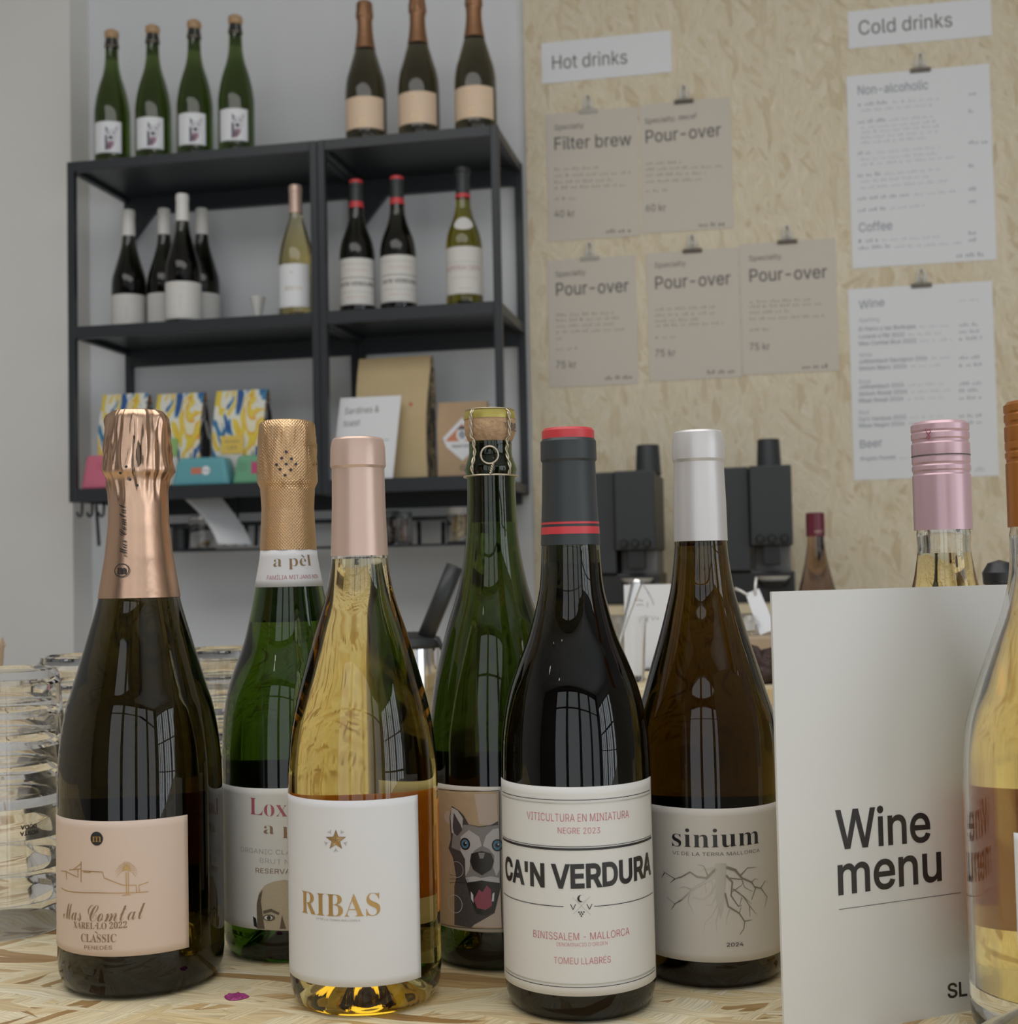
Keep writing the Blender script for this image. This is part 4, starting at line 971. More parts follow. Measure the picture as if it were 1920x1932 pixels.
# straw-coloured bottle in the left bay
x, y = -1.026, 2.782
t, f, cy = start_bottle('ribas', 'wine_bottle', 'clear bottle of pale wine with rose capsule beside the middle shelf post', x, y, G_RIB, 0.2388, 0.2368, SG, MIDB, face_cam(x, y))
obj('capsule', cap_mesh(cap_pts('ribas', 0.2392), seg=36), CAPS_ROSE, t)
small_label(cy, -80, 45, .020, .118, PAPER, lambda p: (p.poly([(-.012 + .003 * (1 if i % 2 == 0 else .4) * math.sin(math.pi * i / 5), .098 + .003 * (1 if i % 2 == 0 else .4) * math.cos(math.pi * i / 5)) for i in range(10)], INK_GOLD), p.text(serif('RIBAS'), (-.028, .058), (.010, .058), .010, INK_GOLD, MATHF, -0.018)), parent=t)
# two red-topped bottles and the olive bottle in the right bay
def ver_art(p):
    R = .0404
    for z, w_ in ((.108, .0005), (.078, .0014), (.046, .0005)):
        p.stroke([(R * (-1.2 + 2.4 * i / 16), z) for i in range(17)], w_, INK_SOFT)
    p.text("CA'N VERDURA", (-R * 1.15, .060), (R * 1.10, .060), .0085, INK_SOFT, SANS, 0.02)
    p.text('VITICULTURA EN MINIATURA', (-R * .7, .093), (R * .7, .093), .003, INK_RED, SANS, -0.01); p.text('BINISSALEM - MALLORCA', (-R * .6, .033), (R * .6, .033), .003, INK_RED, SANS, -0.01)
DL = ['nearer the middle post in the right bay', 'second from the middle post in the right bay']
for i, (x, y) in enumerate([(-.884, 2.784), (-.789, 2.782)]):
    t, f, cy = start_bottle('verdura', 'wine_bottle', 'dark red-topped bottle with white label, ' + DL[i], x, y, G_BLK, 0.242, None, SG, MIDB, face_cam(x, y) + (-.05, .1)[i], 'red topped bottles in the right bay')
    obj('capsule', cap_mesh(cap_pts('verdura', 0.2424), seg=36), CAPS_BLACK, t)
    bm = bmesh.new(); lathe(bm, [(.0150, .2975), (.0153, .2975), (.0153, .3042), (.0130, .3060), (0, .3064)], 36); obj('capsule_top', bm, CAPS_RED, t)
    def band2(z0, z1):
        bm = bmesh.new(); lathe(bm, [(f(z0), z0), (f(z0) + .0009, z0), (f(z1) + .0009, z1), (f(z1), z1)], 36); obj('capsule_stripe', bm, CAPS_RED, t)
    band2(.2415, .2555)
    small_label(cy, -84, 80, .018, .122, LABEL_WHITE, ver_art, parent=t)
x, y = -.637, 2.772
G_OLY = glass('glass_yellow_olive', (0.45, 0.42, 0.08), 0.08, tint=(0.55, 0.52, 0.2))
t, f, cy = start_bottle('verdura', 'wine_bottle', 'yellow green bottle with oval neck label and black capped top in the right bay', x, y, G_OLY, 0.242, None, SG, MIDB, face_cam(x, y))
obj('capsule', cap_mesh(cap_pts('verdura', 0.2424), seg=36), CAPS_BLACK, t)
bm = bmesh.new(); lathe(bm, [(.0152, .2965), (.0170, .2975), (.0178, .302), (.0178, .306), (.0165, .3095), (.012, .3115), (0, .312)], 36); obj('stopper', bm, BLACK_PLASTIC, t)
bm = bmesh.new(); lathe(bm, [(f(.2415), .2415), (f(.2415) + .0010, .2415), (f(.2505) + .0010, .2505), (f(.2505), .2505)], 36); obj('capsule_stripe', bm, CAPS_RED, t)
cyn = Cyl(cy.loc, cy.rz, f, .028); cyn.off = .0006
p = Print(cyn, px=False); p.ell((0, .180), .0205, .0150, LABEL_WHITE, 0, 36); p.build('neck_label', t)
def sup_art(p):
    R = .0404
    p.stroke([(R * (-1.1 + 2.2 * i / 14), .094) for i in range(15)], .0006, INK_GREY); p.text('SUPERIA CEPA', (-R * 1.2, .076), (R * 1.0, .076), .010, INK_ROSE, SANS, -0.005)
    p.stroke([(R * (-.8 + 1.6 * i / 10), .060) for i in range(11)], .0012, INK_SILVER); p.stroke([(R * (-.3 + .7 * i / 6), .036) for i in range(7)], .0014, INK_SILVER)
small_label(cy, -84, 80, .024, .128, LABEL_WHITE, sup_art, parent=t)
# small glass on the middle shelf
P0 = at(486, 590, 2.86)
bm = bmesh.new(); lathe(bm, [(0, 0), (.006, 0), (.0065, .002), (.0035, .004), (.0045, .010), (.009, .030), (.0185, .074), (.0178, .074), (.008, .030), (.0, .012)], 28)
tag(obj('liqueur_glass', bm, mat('frosted_white', (.78, .78, .76), .3), loc=(P0.x, P0.y, MIDB)), 'small whitish cone glass standing alone on the middle shelf', 'glass')
# ---- goods on the lowest shelf, left bay
PATTERN = ramp_mat('splash_print', [(0, (0.03, 0.10, 0.32)), (.37, (0.04, 0.22, 0.42)), (.40, (0.80, 0.80, 0.74)), (.46, (0.80, 0.62, 0.07)), (.52, (0.78, 0.42, 0.06)), (.55, (0.82, 0.78, 0.58)), (.61, (0.05, 0.13, 0.36)), (.66, (0.80, 0.58, 0.06))], (1.0, 1.0, 0.36), 19, 2.6, 0.45, 1.4)
PATSIDE = ramp_mat('splash_print_side', [(0, (0.02, 0.02, 0.025)), (.44, (0.70, 0.70, 0.68)), (.49, (0.03, 0.03, 0.03)), (.56, (0.50, 0.26, 0.06)), (.62, (0.10, 0.06, 0.03))], (1.0, 1.0, 0.5), 26, 2.5, 0.45, 0.6)
def pouch(name, label, cat, x0, x1, y, h, depth, mf, ms, group=None, z=None, wob=0.0):
    """coffee bag: front panel, gusseted side, narrowing to a folded crimp at the top"""
    wd = x1 - x0; t = thing(name, label, cat, ((x0 + x1) / 2, y, LOWB if z is None else z), 0, group)
    bm = bmesh.new(); rows = []
    for i in range(9):
        u = i / 8; d = depth * (1 - 0.80 * max(0, (u - .55) / .45) ** 1.3); ins = 0.10 * math.sin(math.pi * min(1, u * 1.05)); w2 = wd / 2 * (1 - wob * math.sin(u * 5) * .03)
        yb = depth * 0.5 - d * .25
        ring = [(-w2, -d * .5 + yb * .3), (-w2 * .33, -d * .53 + yb * .3), (w2 * .33, -d * .53 + yb * .3), (w2, -d * .5 + yb * .3), (w2 - d * ins, 0 + yb * .3), (w2, d * .5 + yb * .3), (-w2, d * .5 + yb * .3), (-w2 + d * ins, yb * .3)]
        rows.append([bm.verts.new((px, py, h * u)) for px, py in ring])
    for i in range(8):
        for k in range(8):
            f_ = bm.faces.new((rows[i][k], rows[i][(k + 1) % 8], rows[i + 1][(k + 1) % 8], rows[i + 1][k])); f_.material_index = 0 if k in (0, 1, 2, 5) else 1
            f_.smooth = False
    bm.faces.new(list(reversed(rows[0]))); bm.faces.new(rows[-1])
    b = obj('bag_body', bm, [mf, ms], t); return t, -depth * .5
TAGM = [mat('tag_green', (0.30, 0.52, 0.20), 0.5), mat('tag_yellow', (0.80, 0.58, 0.13), 0.5), mat('tag_teal', (0.15, 0.4, 0.42), 0.5)]
BL = ['half hidden behind the rose gold foil', 'with a green tag, middle of the three', 'with a yellow tag, right of the three']
for i, (xa, xb, yt, Y) in enumerate([(182, 280, 742, 2.80), (286, 386, 741, 2.80), (398, 506, 735, 2.80)]):
    A = at(xa, yt, Y); B = at(xb - 12, yt, Y); h = A.z - LOWB
    t, yf = pouch('coffee_bag', 'colourful splash patterned coffee bag ' + BL[i], 'bag', A.x, B.x, Y + .03, h, 0.06, PATTERN, PATSIDE, 'splash patterned coffee bags')
    if i: 
        fl = Flat((0, 0, 0), 0); p = Print(fl, px=False); wd = B.x - A.x; zt_ = h * .52
        fl.map = lambda s, z, e: Vector((s, -.0345 - e, z))
        p.base(-wd * .30, wd * .06 if i == 1 else wd * .14, zt_ - .042, zt_, TAGM[0] if i == 1 else TAGM[1], .001)
        if i == 2: p.text('MORNING', (-wd * .22, zt_ - .016), (wd * .06, zt_ - .016), .005, INK_SOFT); p.text('LIFE', (-wd * .17, zt_ - .031), (wd * .01, zt_ - .031), .007, INK_SOFT)
        p.build('tag', t)
        p = Print(fl, px=False); p.base(-wd * .34, wd * .06 if i == 1 else wd * .12, .01, zt_ - .043, LABEL_WHITE, .0008); p.build('bag_label', t)
def tin(label, px0, px1, py0, py1, Y, m, ms, art, group='small bright tins along the lowest shelf'):
    A = at(px0, py1, Y); B = at(px1, py1, Y); C_ = at((px0 + px1) / 2, py0, Y); h = C_.z - LOWB; wd = B.x - A.x; d = 0.055
    t = thing('snack_tin', label, 'tin', ((A.x + B.x) / 2, Y + d / 2, LOWB), 0, group)
    bm = bmesh.new(); vs = box(bm, -wd / 2, wd / 2, -d / 2, d / 2, 0, h)
    for v in vs:
        if v.co.z > h / 2: v.co.x *= .82; v.co.y *= .8
    bmesh.ops.bevel(bm, geom=bm.edges[:], offset=.009, segments=3, profile=.5, affect='EDGES'); obj('tin_body', bm, m, t)
    fl = Flat((0, 0, 0), 0); fl.map = lambda s, z, e: Vector((s, -d / 2 * (1 - .2 * z / h) - .0006 - e, z))
    p = Print(fl, px=False); art(p, wd, h); p.build('tin_print', t); return t
PK = mat('tin_pink', (0.66, 0.17, 0.26), 0.4); TL = mat('tin_teal', (0.13, 0.40, 0.46), 0.4); GN = mat('tin_green', (0.16, 0.42, 0.26), 0.4)
RED_P = mat('tin_red_print', (0.60, 0.20, 0.13), 0.5)
tin('pink tin half hidden by the rose gold foil on the lowest shelf', 150, 258, 857, 914, 2.738, PK, PK, lambda p, w_, h: (p.base(.008, .03, h * .4, h * .6, RED_P, .0005), p.stroke([(-.03, h * .7), (-.012, h * .7)], .0012, INK_RED), p.stroke([(-.03, h * .6), (-.014, h * .6)], .0012, INK_RED)))
tin('teal tin with a red and white print on the lowest shelf', 322, 432, 862, 913, 2.738, TL, TL, lambda p, w_, h: (p.base(-.022, .004, h * .42, h * .64, RED_P, .0005), p.ell((.014, h * .53), .010, .010, PAPER, 2), p.stroke([(.002, h * .55), (.03, h * .5)], .002, INK_BLUE, 3)))
tin('green tin with a crimson square print on the lowest shelf', 436, 540, 857, 910, 2.738, GN, GN, lambda p, w_, h: (p.base(-.018, .012, h * .36, h * .76, mat('tin_crimson', (0.50, 0.08, 0.19), .5), .0005), p.stroke([(-.048, h * .7), (-.03, h * .7)], .001, INK_SOFT), p.stroke([(-.048, h * .6), (-.028, h * .6)], .001, INK_SOFT), p.stroke([(-.048, h * .5), (-.03, h * .5)], .001, INK_SOFT)))
bm = bmesh.new(); lathe(bm, [(0, 0), (.028, 0), (.0305, .004), (.034, .11), (.0325, .11), (.029, .008), (0, .007)], 32); GL2 = bm
x0g = at(533, 800, 2.80); x1g = at(560, 800, 2.88)
o = obj('water_glass', GL2, CLEAR, loc=(x0g.x, 2.835, LOWB)); tag(o, 'clear drinking glass at the right end of the left bay, front one', 'glass', 'clear glasses on the lowest shelf')
o2 = o.copy(); COL.objects.link(o2); o2.location = (x1g.x + .016, 2.915, LOWB); o2.scale = (1, 1, 1.32); tag(o2, 'taller clear drinking glass behind the other beside the middle post', 'glass', 'clear glasses on the lowest shelf')
# ---- lowest shelf, right bay: kraft bags and the leaning card
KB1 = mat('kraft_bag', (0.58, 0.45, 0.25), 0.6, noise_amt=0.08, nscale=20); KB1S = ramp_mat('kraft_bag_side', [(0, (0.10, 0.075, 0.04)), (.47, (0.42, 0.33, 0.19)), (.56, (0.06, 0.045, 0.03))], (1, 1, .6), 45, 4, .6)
KB2 = mat('kraft_bag_brown', (0.50, 0.35, 0.21), 0.65, noise_amt=0.08, nscale=20)
A = at(668, 672, 2.80); B = at(802, 672, 2.80)
t, yf = pouch('coffee_bag', 'tall kraft coffee bag with a red dot in the right bay', 'bag', A.x, B.x, 2.84, A.z - LOWB, .085, KB1, KB1S, 'kraft coffee bags in the right bay', wob=1)
h = A.z - LOWB; wd = B.x - A.x
fl = Flat((0, 0, 0), 0); fl.map = lambda s, z, e: Vector((s, -.0365 - e, z)); p = Print(fl, px=False)
p.ell((wd * .28, h * .60), .0045, .0045, RED_P, 1); p.ell((wd * .04, h * .34), .034, .034, PAPER, 1); p.ring((wd * .04, h * .34), .030, .0016, mat('stamp_green', (0.40, 0.50, 0.44), .6), 2); p.build('sticker', t)
A = at(822, 757, 2.785); B = at(912, 757, 2.785); h = A.z - LOWB; wd = B.x - A.x
t, yf = pouch('coffee_bag', 'small brown kraft coffee bag with an orange diamond sticker', 'bag', A.x, B.x, 2.815, h, .06, KB2, KB2, 'kraft coffee bags in the right bay', wob=1)
fl = Flat((0, 0, 0), 0); fl.map = lambda s, z, e: Vector((s, -.0285 - e, z)); p = Print(fl, px=False); c_ = (.004, h * .50)
def dm(k, m, lv): p.poly([(c_[0], c_[1] + .047 * k), (c_[0] + .044 * k, c_[1] + .004), (c_[0] + .036 * k, c_[1] - .016 * k), (c_[0], c_[1] - .047 * k), (c_[0] - .036 * k, c_[1] - .016 * k), (c_[0] - .044 * k, c_[1] + .004)], m, lv)
dm(1.0, PAPER, 1); p.poly([(c_[0], c_[1] + .034), (c_[0] + .038, c_[1] - .002), (c_[0] + .030, c_[1] - .004), (c_[0] - .030, c_[1] - .004), (c_[0] - .038, c_[1] - .002)], mat('sticker_orange', (0.62, 0.24, 0.13), .5), 2)
p.ell((c_[0], c_[1] + .010), .013, .015, PAPER, 3); p.ell((c_[0], c_[1] + .010), .008, .009, INK_BLUE, 4); p.poly([(c_[0] - .012, c_[1] + .021), (c_[0] + .012, c_[1] + .021), (c_[0] + .006, c_[1] + .029), (c_[0] - .006, c_[1] + .029)], INK_SOFT, 5)
p.text('RØSTERI', (c_[0] - .023, c_[1] - .018), (c_[0] + .023, c_[1] - .018), .006, INK_SOFT, SANS, 0.01); p.ring((c_[0], c_[1] - .062), .006, .002, INK_SOFT, 1)
p.build('sticker', t)
# leaning white card: Sardines & toast
A = at(624, 897, 2.742); B = at(728, 897, 2.742); T1 = at(642, 752, 2.775); T2 = at(757, 752, 2.775); up = Vector((0, T1.y - A.y, T1.z - LOWB)); sh = T1.x - A.x; wd = (T2.x - T1.x)
fl = Flat((0, 0, 0), 0); fl.map = lambda s, z, e: Vector((s + sh * z / .1, up.y * z / .1 - e, up.z * z / .1))
p = Print(fl, px=False); p.base(0, wd, 0, .1, PAPER, .001)
p.text('Sardines &', (wd * .10, .080), (wd * .66, .081), .0075, INK_SOFT, SANS, .0); p.text('toast', (wd * .10, .065), (wd * .37, .066), .0075, INK_SOFT, SANS, .0)
for z, e_ in ((.047, .88), (.043, .55), (.036, .7)): p.stroke([(wd * .08, z), (wd * e_, z)], .0018, INK_PALE)
o = p.build('menu_card', None, (A.x, A.y, LOWB + .0008)); tag(o, 'white Sardines and toast card leaning on the kraft coffee bags', 'card')
# ---- hanging rail shelf below the units, with jars
t = thing('hanging_rail', 'black wire rail shelf hanging below the wall shelf units', 'rail', (0, 0, 0))
RZ = at(600, 1032, 2.86).z
XL, XR = at(183, 1030, 2.86).x, at(960, 1030, 2.86).x
bm = bmesh.new(); box(bm, at(322, 1030, 2.86).x, XR, 2.80, 2.93, RZ - .004, RZ, .001, 1); obj('tray', bm, BLACK_METAL, t)
zb = at(600, 984, 2.93).z
bm = bmesh.new(); box(bm, XL, XR, 2.925, 2.931, zb - .005, zb + .005, .001, 1); obj('back_bar', bm, BLACK_METAL, t)
def bar(nm, pts, r=.004): bm = bmesh.new(); tube(bm, [tuple(q) for q in pts], r, 8); obj(nm, bm, BLACK_METAL, t)
def vbar(px, py0, px1, py1, Y, r=.004): bar('bracket', [at(px, py0, Y), at((px + px1) / 2, (py0 + py1) / 2, Y), at(px1, py1, Y)], r)
for q in ((180, 936, 187, 1030), (430, 938, 424, 1030), (450, 938, 444, 1030)): vbar(*q, 2.86)
for q in ((465, 990, 463, 1030), (484, 990, 483, 1030), (790, 984, 791, 1030), (836, 984, 836, 1030), (545, 984, 545, 1030), (900, 984, 901, 1030)): vbar(*q, 2.93, .005)
for hx in (155, 174, 196):
    q = [at(hx, 934, 2.80), at(hx, 962, 2.80), at(hx - 1, 972, 2.80), at(hx - 5, 975, 2.80), at(hx - 9, 971, 2.80), at(hx - 9, 966, 2.80)]; bar('hook', q, .0032)
def jar(label, px, pw, ptop, plid, Y, fillm, lidm, fillh):
    P = at(px, 1025, Y); r = (at(px + pw / 2, 1000, Y).x - at(px - pw / 2, 1000, Y).x) / 2; h = at(px, ptop, Y).z - RZ; lh = h - (at(px, plid, Y).z - RZ)
    t = thing('storage_jar', label, 'jar', (P.x, Y, RZ), 0, 'jars on the hanging rail shelf')
    bm = bmesh.new(); z1 = h - lh
    lathe(bm, [(0, 0), (r * .9, 0), (r, .004), (r, z1 - .006), (r * .88, z1 - .001), (r * .88, z1 + .002), (r * .84, z1 + .002), (r * .84, z1 - .002), (r - .002, z1 - .008), (r - .002, .006), (0, .004)], 32); obj('jar_glass', bm, CLEAR, t)
    bm = bmesh.new(); lathe(bm, [(0, z1 + .0022), (r * .93, z1 + .0022), (r * .95, z1 + .004), (r * .95, h - .002), (r * .90, h), (0, h)], 32); obj('lid', bm, lidm, t)
    bm = bmesh.new(); rnd = random.Random(px); zl = .010
    while zl < fillh * z1:
        for k in range(7):
            a = rnd.random() * 6.28; q = (r - .011) * math.sqrt(rnd.random())
            mm = Matrix.Translation((q * math.cos(a), q * math.sin(a), zl + rnd.random() * .003)) @ Matrix.Rotation(rnd.random() * 3, 4, 'X') @ Matrix.Scale(.6, 4, (1, 0, 0))
            bmesh.ops.create_icosphere(bm, subdivisions=1, radius=.0068, matrix=mm)
        zl += .0065
    o = obj('contents', bm, fillm, t, True); o['kind'] = 'stuff'
    return t
NUT = mat('pale_nuts', (0.62, 0.46, 0.22), .6, noise_amt=.2, nscale=90); BEAN = mat('brown_beans', (0.16, 0.09, 0.06), .5, noise_amt=.3, nscale=90); PASTA = mat('yellow_pasta', (0.72, 0.56, 0.26), .6, noise_amt=.2, nscale=90)
LID_D = mat('lid_dark', (0.14, 0.16, 0.17), .4, metal=.3); LID_W = mat('lid_pale', (0.66, 0.64, 0.62), .4); LID_G = mat('lid_steel', (.5, .5, .5), .3, metal=.8)
jar('low jar a quarter full of pale nuts behind the curled paper', 382, 50, 974, 984, 2.875, NUT, LID_G, .30)
jar('black lidded jar of brown beans behind the rose capsule', 734, 40, 964, 976, 2.885, BEAN, LID_D, .85)
jar('grey lidded jar of brown beans on the rail shelf beside the bare bars', 763, 30, 966, 978, 2.825, BEAN, LID_D, .85)
jar('pale lidded jar of yellow pieces behind the corked bottle', 868, 50, 957, 973, 2.865, PASTA, LID_W, .9)
P = at(340, 1026, 2.87); bm = bmesh.new(); lathe(bm, [(0, 0), (.018, 0), (.02, .002), (.02, .050), (.018, .053), (0, .053)], 32)
o = obj('black_canister', bm, BLACK_PLASTIC, loc=(P.x, 2.87, RZ)); tag(o, 'black canister on the rail shelf beside the jar of nuts', 'jar')
# curled paper hanging from the shelf bottom
bm = bmesh.new(); n = 14; rowsA, rowsB = [], []
A0 = [at(337, 932, 2.79), at(372, 965, 2.79), at(398, 1000, 2.79), at(409, 1028, 2.79)]; A1 = [at(412, 932, 2.845), at(440, 968, 2.845), at(463, 1002, 2.845), at(474, 1028, 2.845)]
def bz(P, u):
    k = u * (len(P) - 1); i = min(int(k), len(P) - 2); f_ = k - i; p0 = P[max(i - 1, 0)]; p1 = P[i]; p2 = P[i + 1]; p3 = P[min(i + 2, len(P) - 1)]
    return 0.5 * ((2 * p1) + (p2 - p0) * f_ + (2 * p0 - 5 * p1 + 4 * p2 - p3) * f_**2 + (3 * p1 - p0 - 3 * p2 + p3) * f_**3)
for i in range(n + 1):
    u = i / n; a_, b_ = bz(A0, u), bz(A1, u); rowsA.append([bm.verts.new(a_.lerp(b_, j / 6)) for j in range(7)]); rowsB.append([bm.verts.new(a_.lerp(b_, j / 6) + Vector((.0006, .0008, 0))) for j in range(7)])
for i in range(n):
    for j in range(6):
        bm.faces.new((rowsA[i][j], rowsA[i][j + 1], rowsA[i + 1][j + 1], rowsA[i + 1][j])).smooth = True; bm.faces.new((rowsB[i + 1][j], rowsB[i + 1][j + 1], rowsB[i][j + 1], rowsB[i][j])).smooth = True
for i in range(n):
    bm.faces.new((rowsA[i][0], rowsA[i + 1][0], rowsB[i + 1][0], rowsB[i][0])); bm.faces.new((rowsA[i + 1][6], rowsA[i][6], rowsB[i][6], rowsB[i + 1][6]))
for j in range(6):
    bm.faces.new((rowsA[0][j + 1], rowsA[0][j], rowsB[0][j], rowsB[0][j + 1])); bm.faces.new((rowsA[n][j], rowsA[n][j + 1], rowsB[n][j + 1], rowsB[n][j]))
tag(obj('paper_sheet', bm, PAPER), 'curled white paper sheet hanging under the wider shelf', 'paper')

# ------------------------------------------------------------------ menus on the OSB panel
BY = 2.9945
CLIPN = [0]
def sheet(name, label, tl, tr, br, bl, m, draw, cat='menu', group=None, clip=None, cliplabel=None):
    P = [at(*q, BY) for q in (tl, tr, br, bl)]
    x0 = (P[0].x + P[3].x) / 2; x1 = (P[1].x + P[2].x) / 2; z1 = (P[0].z + P[1].z) / 2; z0 = (P[2].z + P[3].z) / 2
    o_ = Vector((x0, BY, z0)); fl = Flat(o_, 0); p = Print(fl); p.base(0, x1 - x0, 0, z1 - z0, m, .0008)
    p.lay = lambda lv: .0002 + .0002 * lv
    draw(p); s = p.build(name, None, o_); tag(s, label, cat, group)
    if clip:
        c = at(clip[0], clip[1], BY); t = thing('binder_clip', cliplabel, 'clip', (c.x, BY - .001, z1), 0, 'clips holding the menus')
        w_ = .0215; cm = mat('clip_pale', (.66, .65, .62), .4) if clip[2] else mat('clip_dark', (.26, .245, .23), .35, metal=.5)
        bm = bmesh.new(); A = [(-.0012, .004), (-.009, -.0005), (-.0012, -.0065), (.0016, -.0065), (.0016, .004)]
        L = [bm.verts.new((-w_, y, z)) for y, z in A]; Rr = [bm.verts.new((w_, y, z)) for y, z in A]; n = len(A)
        for i in range(n): bm.faces.new((L[i], L[(i + 1) % n], Rr[(i + 1) % n], Rr[i]))
        bm.faces.new(L); bm.faces.new(list(reversed(Rr))); bmesh.ops.recalc_face_normals(bm, faces=bm.faces[:]); obj('jaw', bm, cm, t)
        bm = bmesh.new(); tube(bm, [(-.0088, -.003, -.001), (-.0084, -.004, .014), (-.0062, -.0045, .028), (0, -.005, .0345), (.0062, -.0045, .028), (.0084, -.004, .014), (.0088, -.003, -.001)], .0021, 6)
        tube(bm, [(-.004, -.003, .002), (-.0035, -.004, .014), (0, -.0045, .02), (.0035, -.004, .014), (.004, -.003, .002)], .0018, 6); obj('handle', bm, CLIP_STEEL, t)
        bm = bmesh.new(); lathe(bm, [(0, -.001), (.0018, -.001), (.0018, .003), (0, .003)], 10); n_ = obj('nail', bm, INK, t); n_.rotation_euler = (math.radians(90), 0, 0); n_.location = (0, -.005, .031)
    return s
def words(p, x0, x1, y, m, sl=-.03, wt=1.0, seed=0, th=5.0):
    """rows of small print too blurred to read: word-length dashes"""
    r = random.Random(seed * 77 + int(y)); x = x0
    while x < x1 - 3:
        w_ = min(r.uniform(8, 22), x1 - x); n = max(1, int(w_ / 4.5))
        for i in range(n):
            a = x + w_ * i / n; hh = r.choice((.55, .7, 1.0))
            y_ = y + sl * (a - x0); p.stroke([(a + .4, y_ - th * hh * .5), (a + w_ / n * .55, y_ - th * hh * .5)], th * hh * wt, m)
        x += w_ + 4.5
def heading(txt, l, r, cap, w=.0): return lambda p: p.text(txt, l, r, cap, INK_SOFT, SANS, w)
sheet('menu_heading', 'white strip reading Hot drinks on the OSB panel', (1021, 82), (1265, 57), (1267, 136), (1022, 158), PAPER, heading('Hot drinks', (1042, 131), (1183, 120), 26), 'sign')
sheet('menu_heading', 'white strip reading Cold drinks on the OSB panel', (1599, 21), (1869, -4), (1871, 67), (1600, 92), PAPER, heading('Cold drinks', (1620, 66), (1796, 50), 27), 'sign')
def kraft(top, title, l, r, lines, size_y, price, py, logo, tl, tr_, cap=24):
    def d(p):
        p.text(top, (tl[0], tl[1]), tr_, 10, INK_SOFT, SANS, 0.0); p.text(title, l, r, cap, INK_SOFT, SANS, .006)
        for i, (x1, y) in enumerate(lines): words(p, l[0], x1, y, INK_KRAFT, -.045, .9, i + int(l[0]))
        words(p, l[0], l[0] + 42, size_y, INK_KRAFT, -.045, .9, 9); p.text(price, (l[0], py), (l[0] + 38, py - 1), 13.5, INK_SOFT, SANS, .0)
        words(p, logo[0], logo[0] + 52, logo[1], INK_SOFT, -.045, .9, 3, 8)
    return d
G5 = 'kraft coffee menus on the OSB panel'
sheet('coffee_menu', 'kraft Filter brew sheet priced 40 kr', (1031, 216), (1204, 201), (1205, 444), (1033, 457), KRAFT,
      kraft('Specialty', 'Filter brew', (1046, 283), (1191, 274), [(1130, 322), (1190, 334), (1155, 346), (1180, 357)], 378, '40 kr', 410, (1143, 440), (1046, 246), (1101, 241)), group=G5, clip=(1110, 209, True), cliplabel='clip with pale jaw holding the Filter brew sheet')
sheet('coffee_menu', 'kraft Specialty decaf Pour-over sheet priced 60 kr', (1206, 199), (1378, 182), (1383, 426), (1211, 445), KRAFT,
      kraft('Specialty, decaf', 'Pour-over', (1218, 270), (1360, 256), [(1285, 311), (1363, 322), (1332, 333), (1330, 345)], 363, '60 kr', 399, (1318, 428), (1216, 234), (1314, 223)), group=G5, clip=(1290, 191, False), cliplabel='clip holding the 60 kr decaf sheet')
sheet('coffee_menu', 'kraft Pour-over sheet in the lower row under Filter brew', (1033, 492), (1203, 481), (1200, 725), (1035, 731), KRAFT,
      kraft('Specialty', 'Pour-over', (1049, 558), (1186, 550), [(1158, 597), (1170, 607), (1160, 618), (1186, 629), (1062, 641)], 661, '75 kr', 695, (1141, 717), (1048, 523), (1104, 518)), group=G5, clip=(1113, 485, True), cliplabel='clip with pale jaw on the lower left Pour-over sheet')
sheet('coffee_menu', 'kraft Pour-over sheet, middle of the lower row', (1222, 478), (1397, 466), (1395, 710), (1222, 721), KRAFT,
      kraft('Specialty', 'Pour-over', (1236, 546), (1378, 536), [(1350, 586), (1350, 597), (1322, 608), (1365, 617)], 639, '75 kr', 673, (1334, 706), (1235, 506), (1293, 501)), group=G5, clip=(1306, 474, False), cliplabel='clip with dark jaw on the middle Pour-over sheet of the lower row')
sheet('coffee_menu', 'kraft Pour-over sheet at the end of the lower row nearest the white lists', (1398, 461), (1579, 449), (1579, 701), (1397, 706), KRAFT,
      kraft('Specialty', 'Pour-over', (1414, 532), (1560, 524), [(1530, 572), (1550, 581), (1495, 592), (1555, 604)], 625, '75 kr', 661, (1513, 696), (1413, 493), (1474, 488)), group=G5, clip=(1485, 459, False), cliplabel='clip on the Pour-over sheet nearest the white lists')
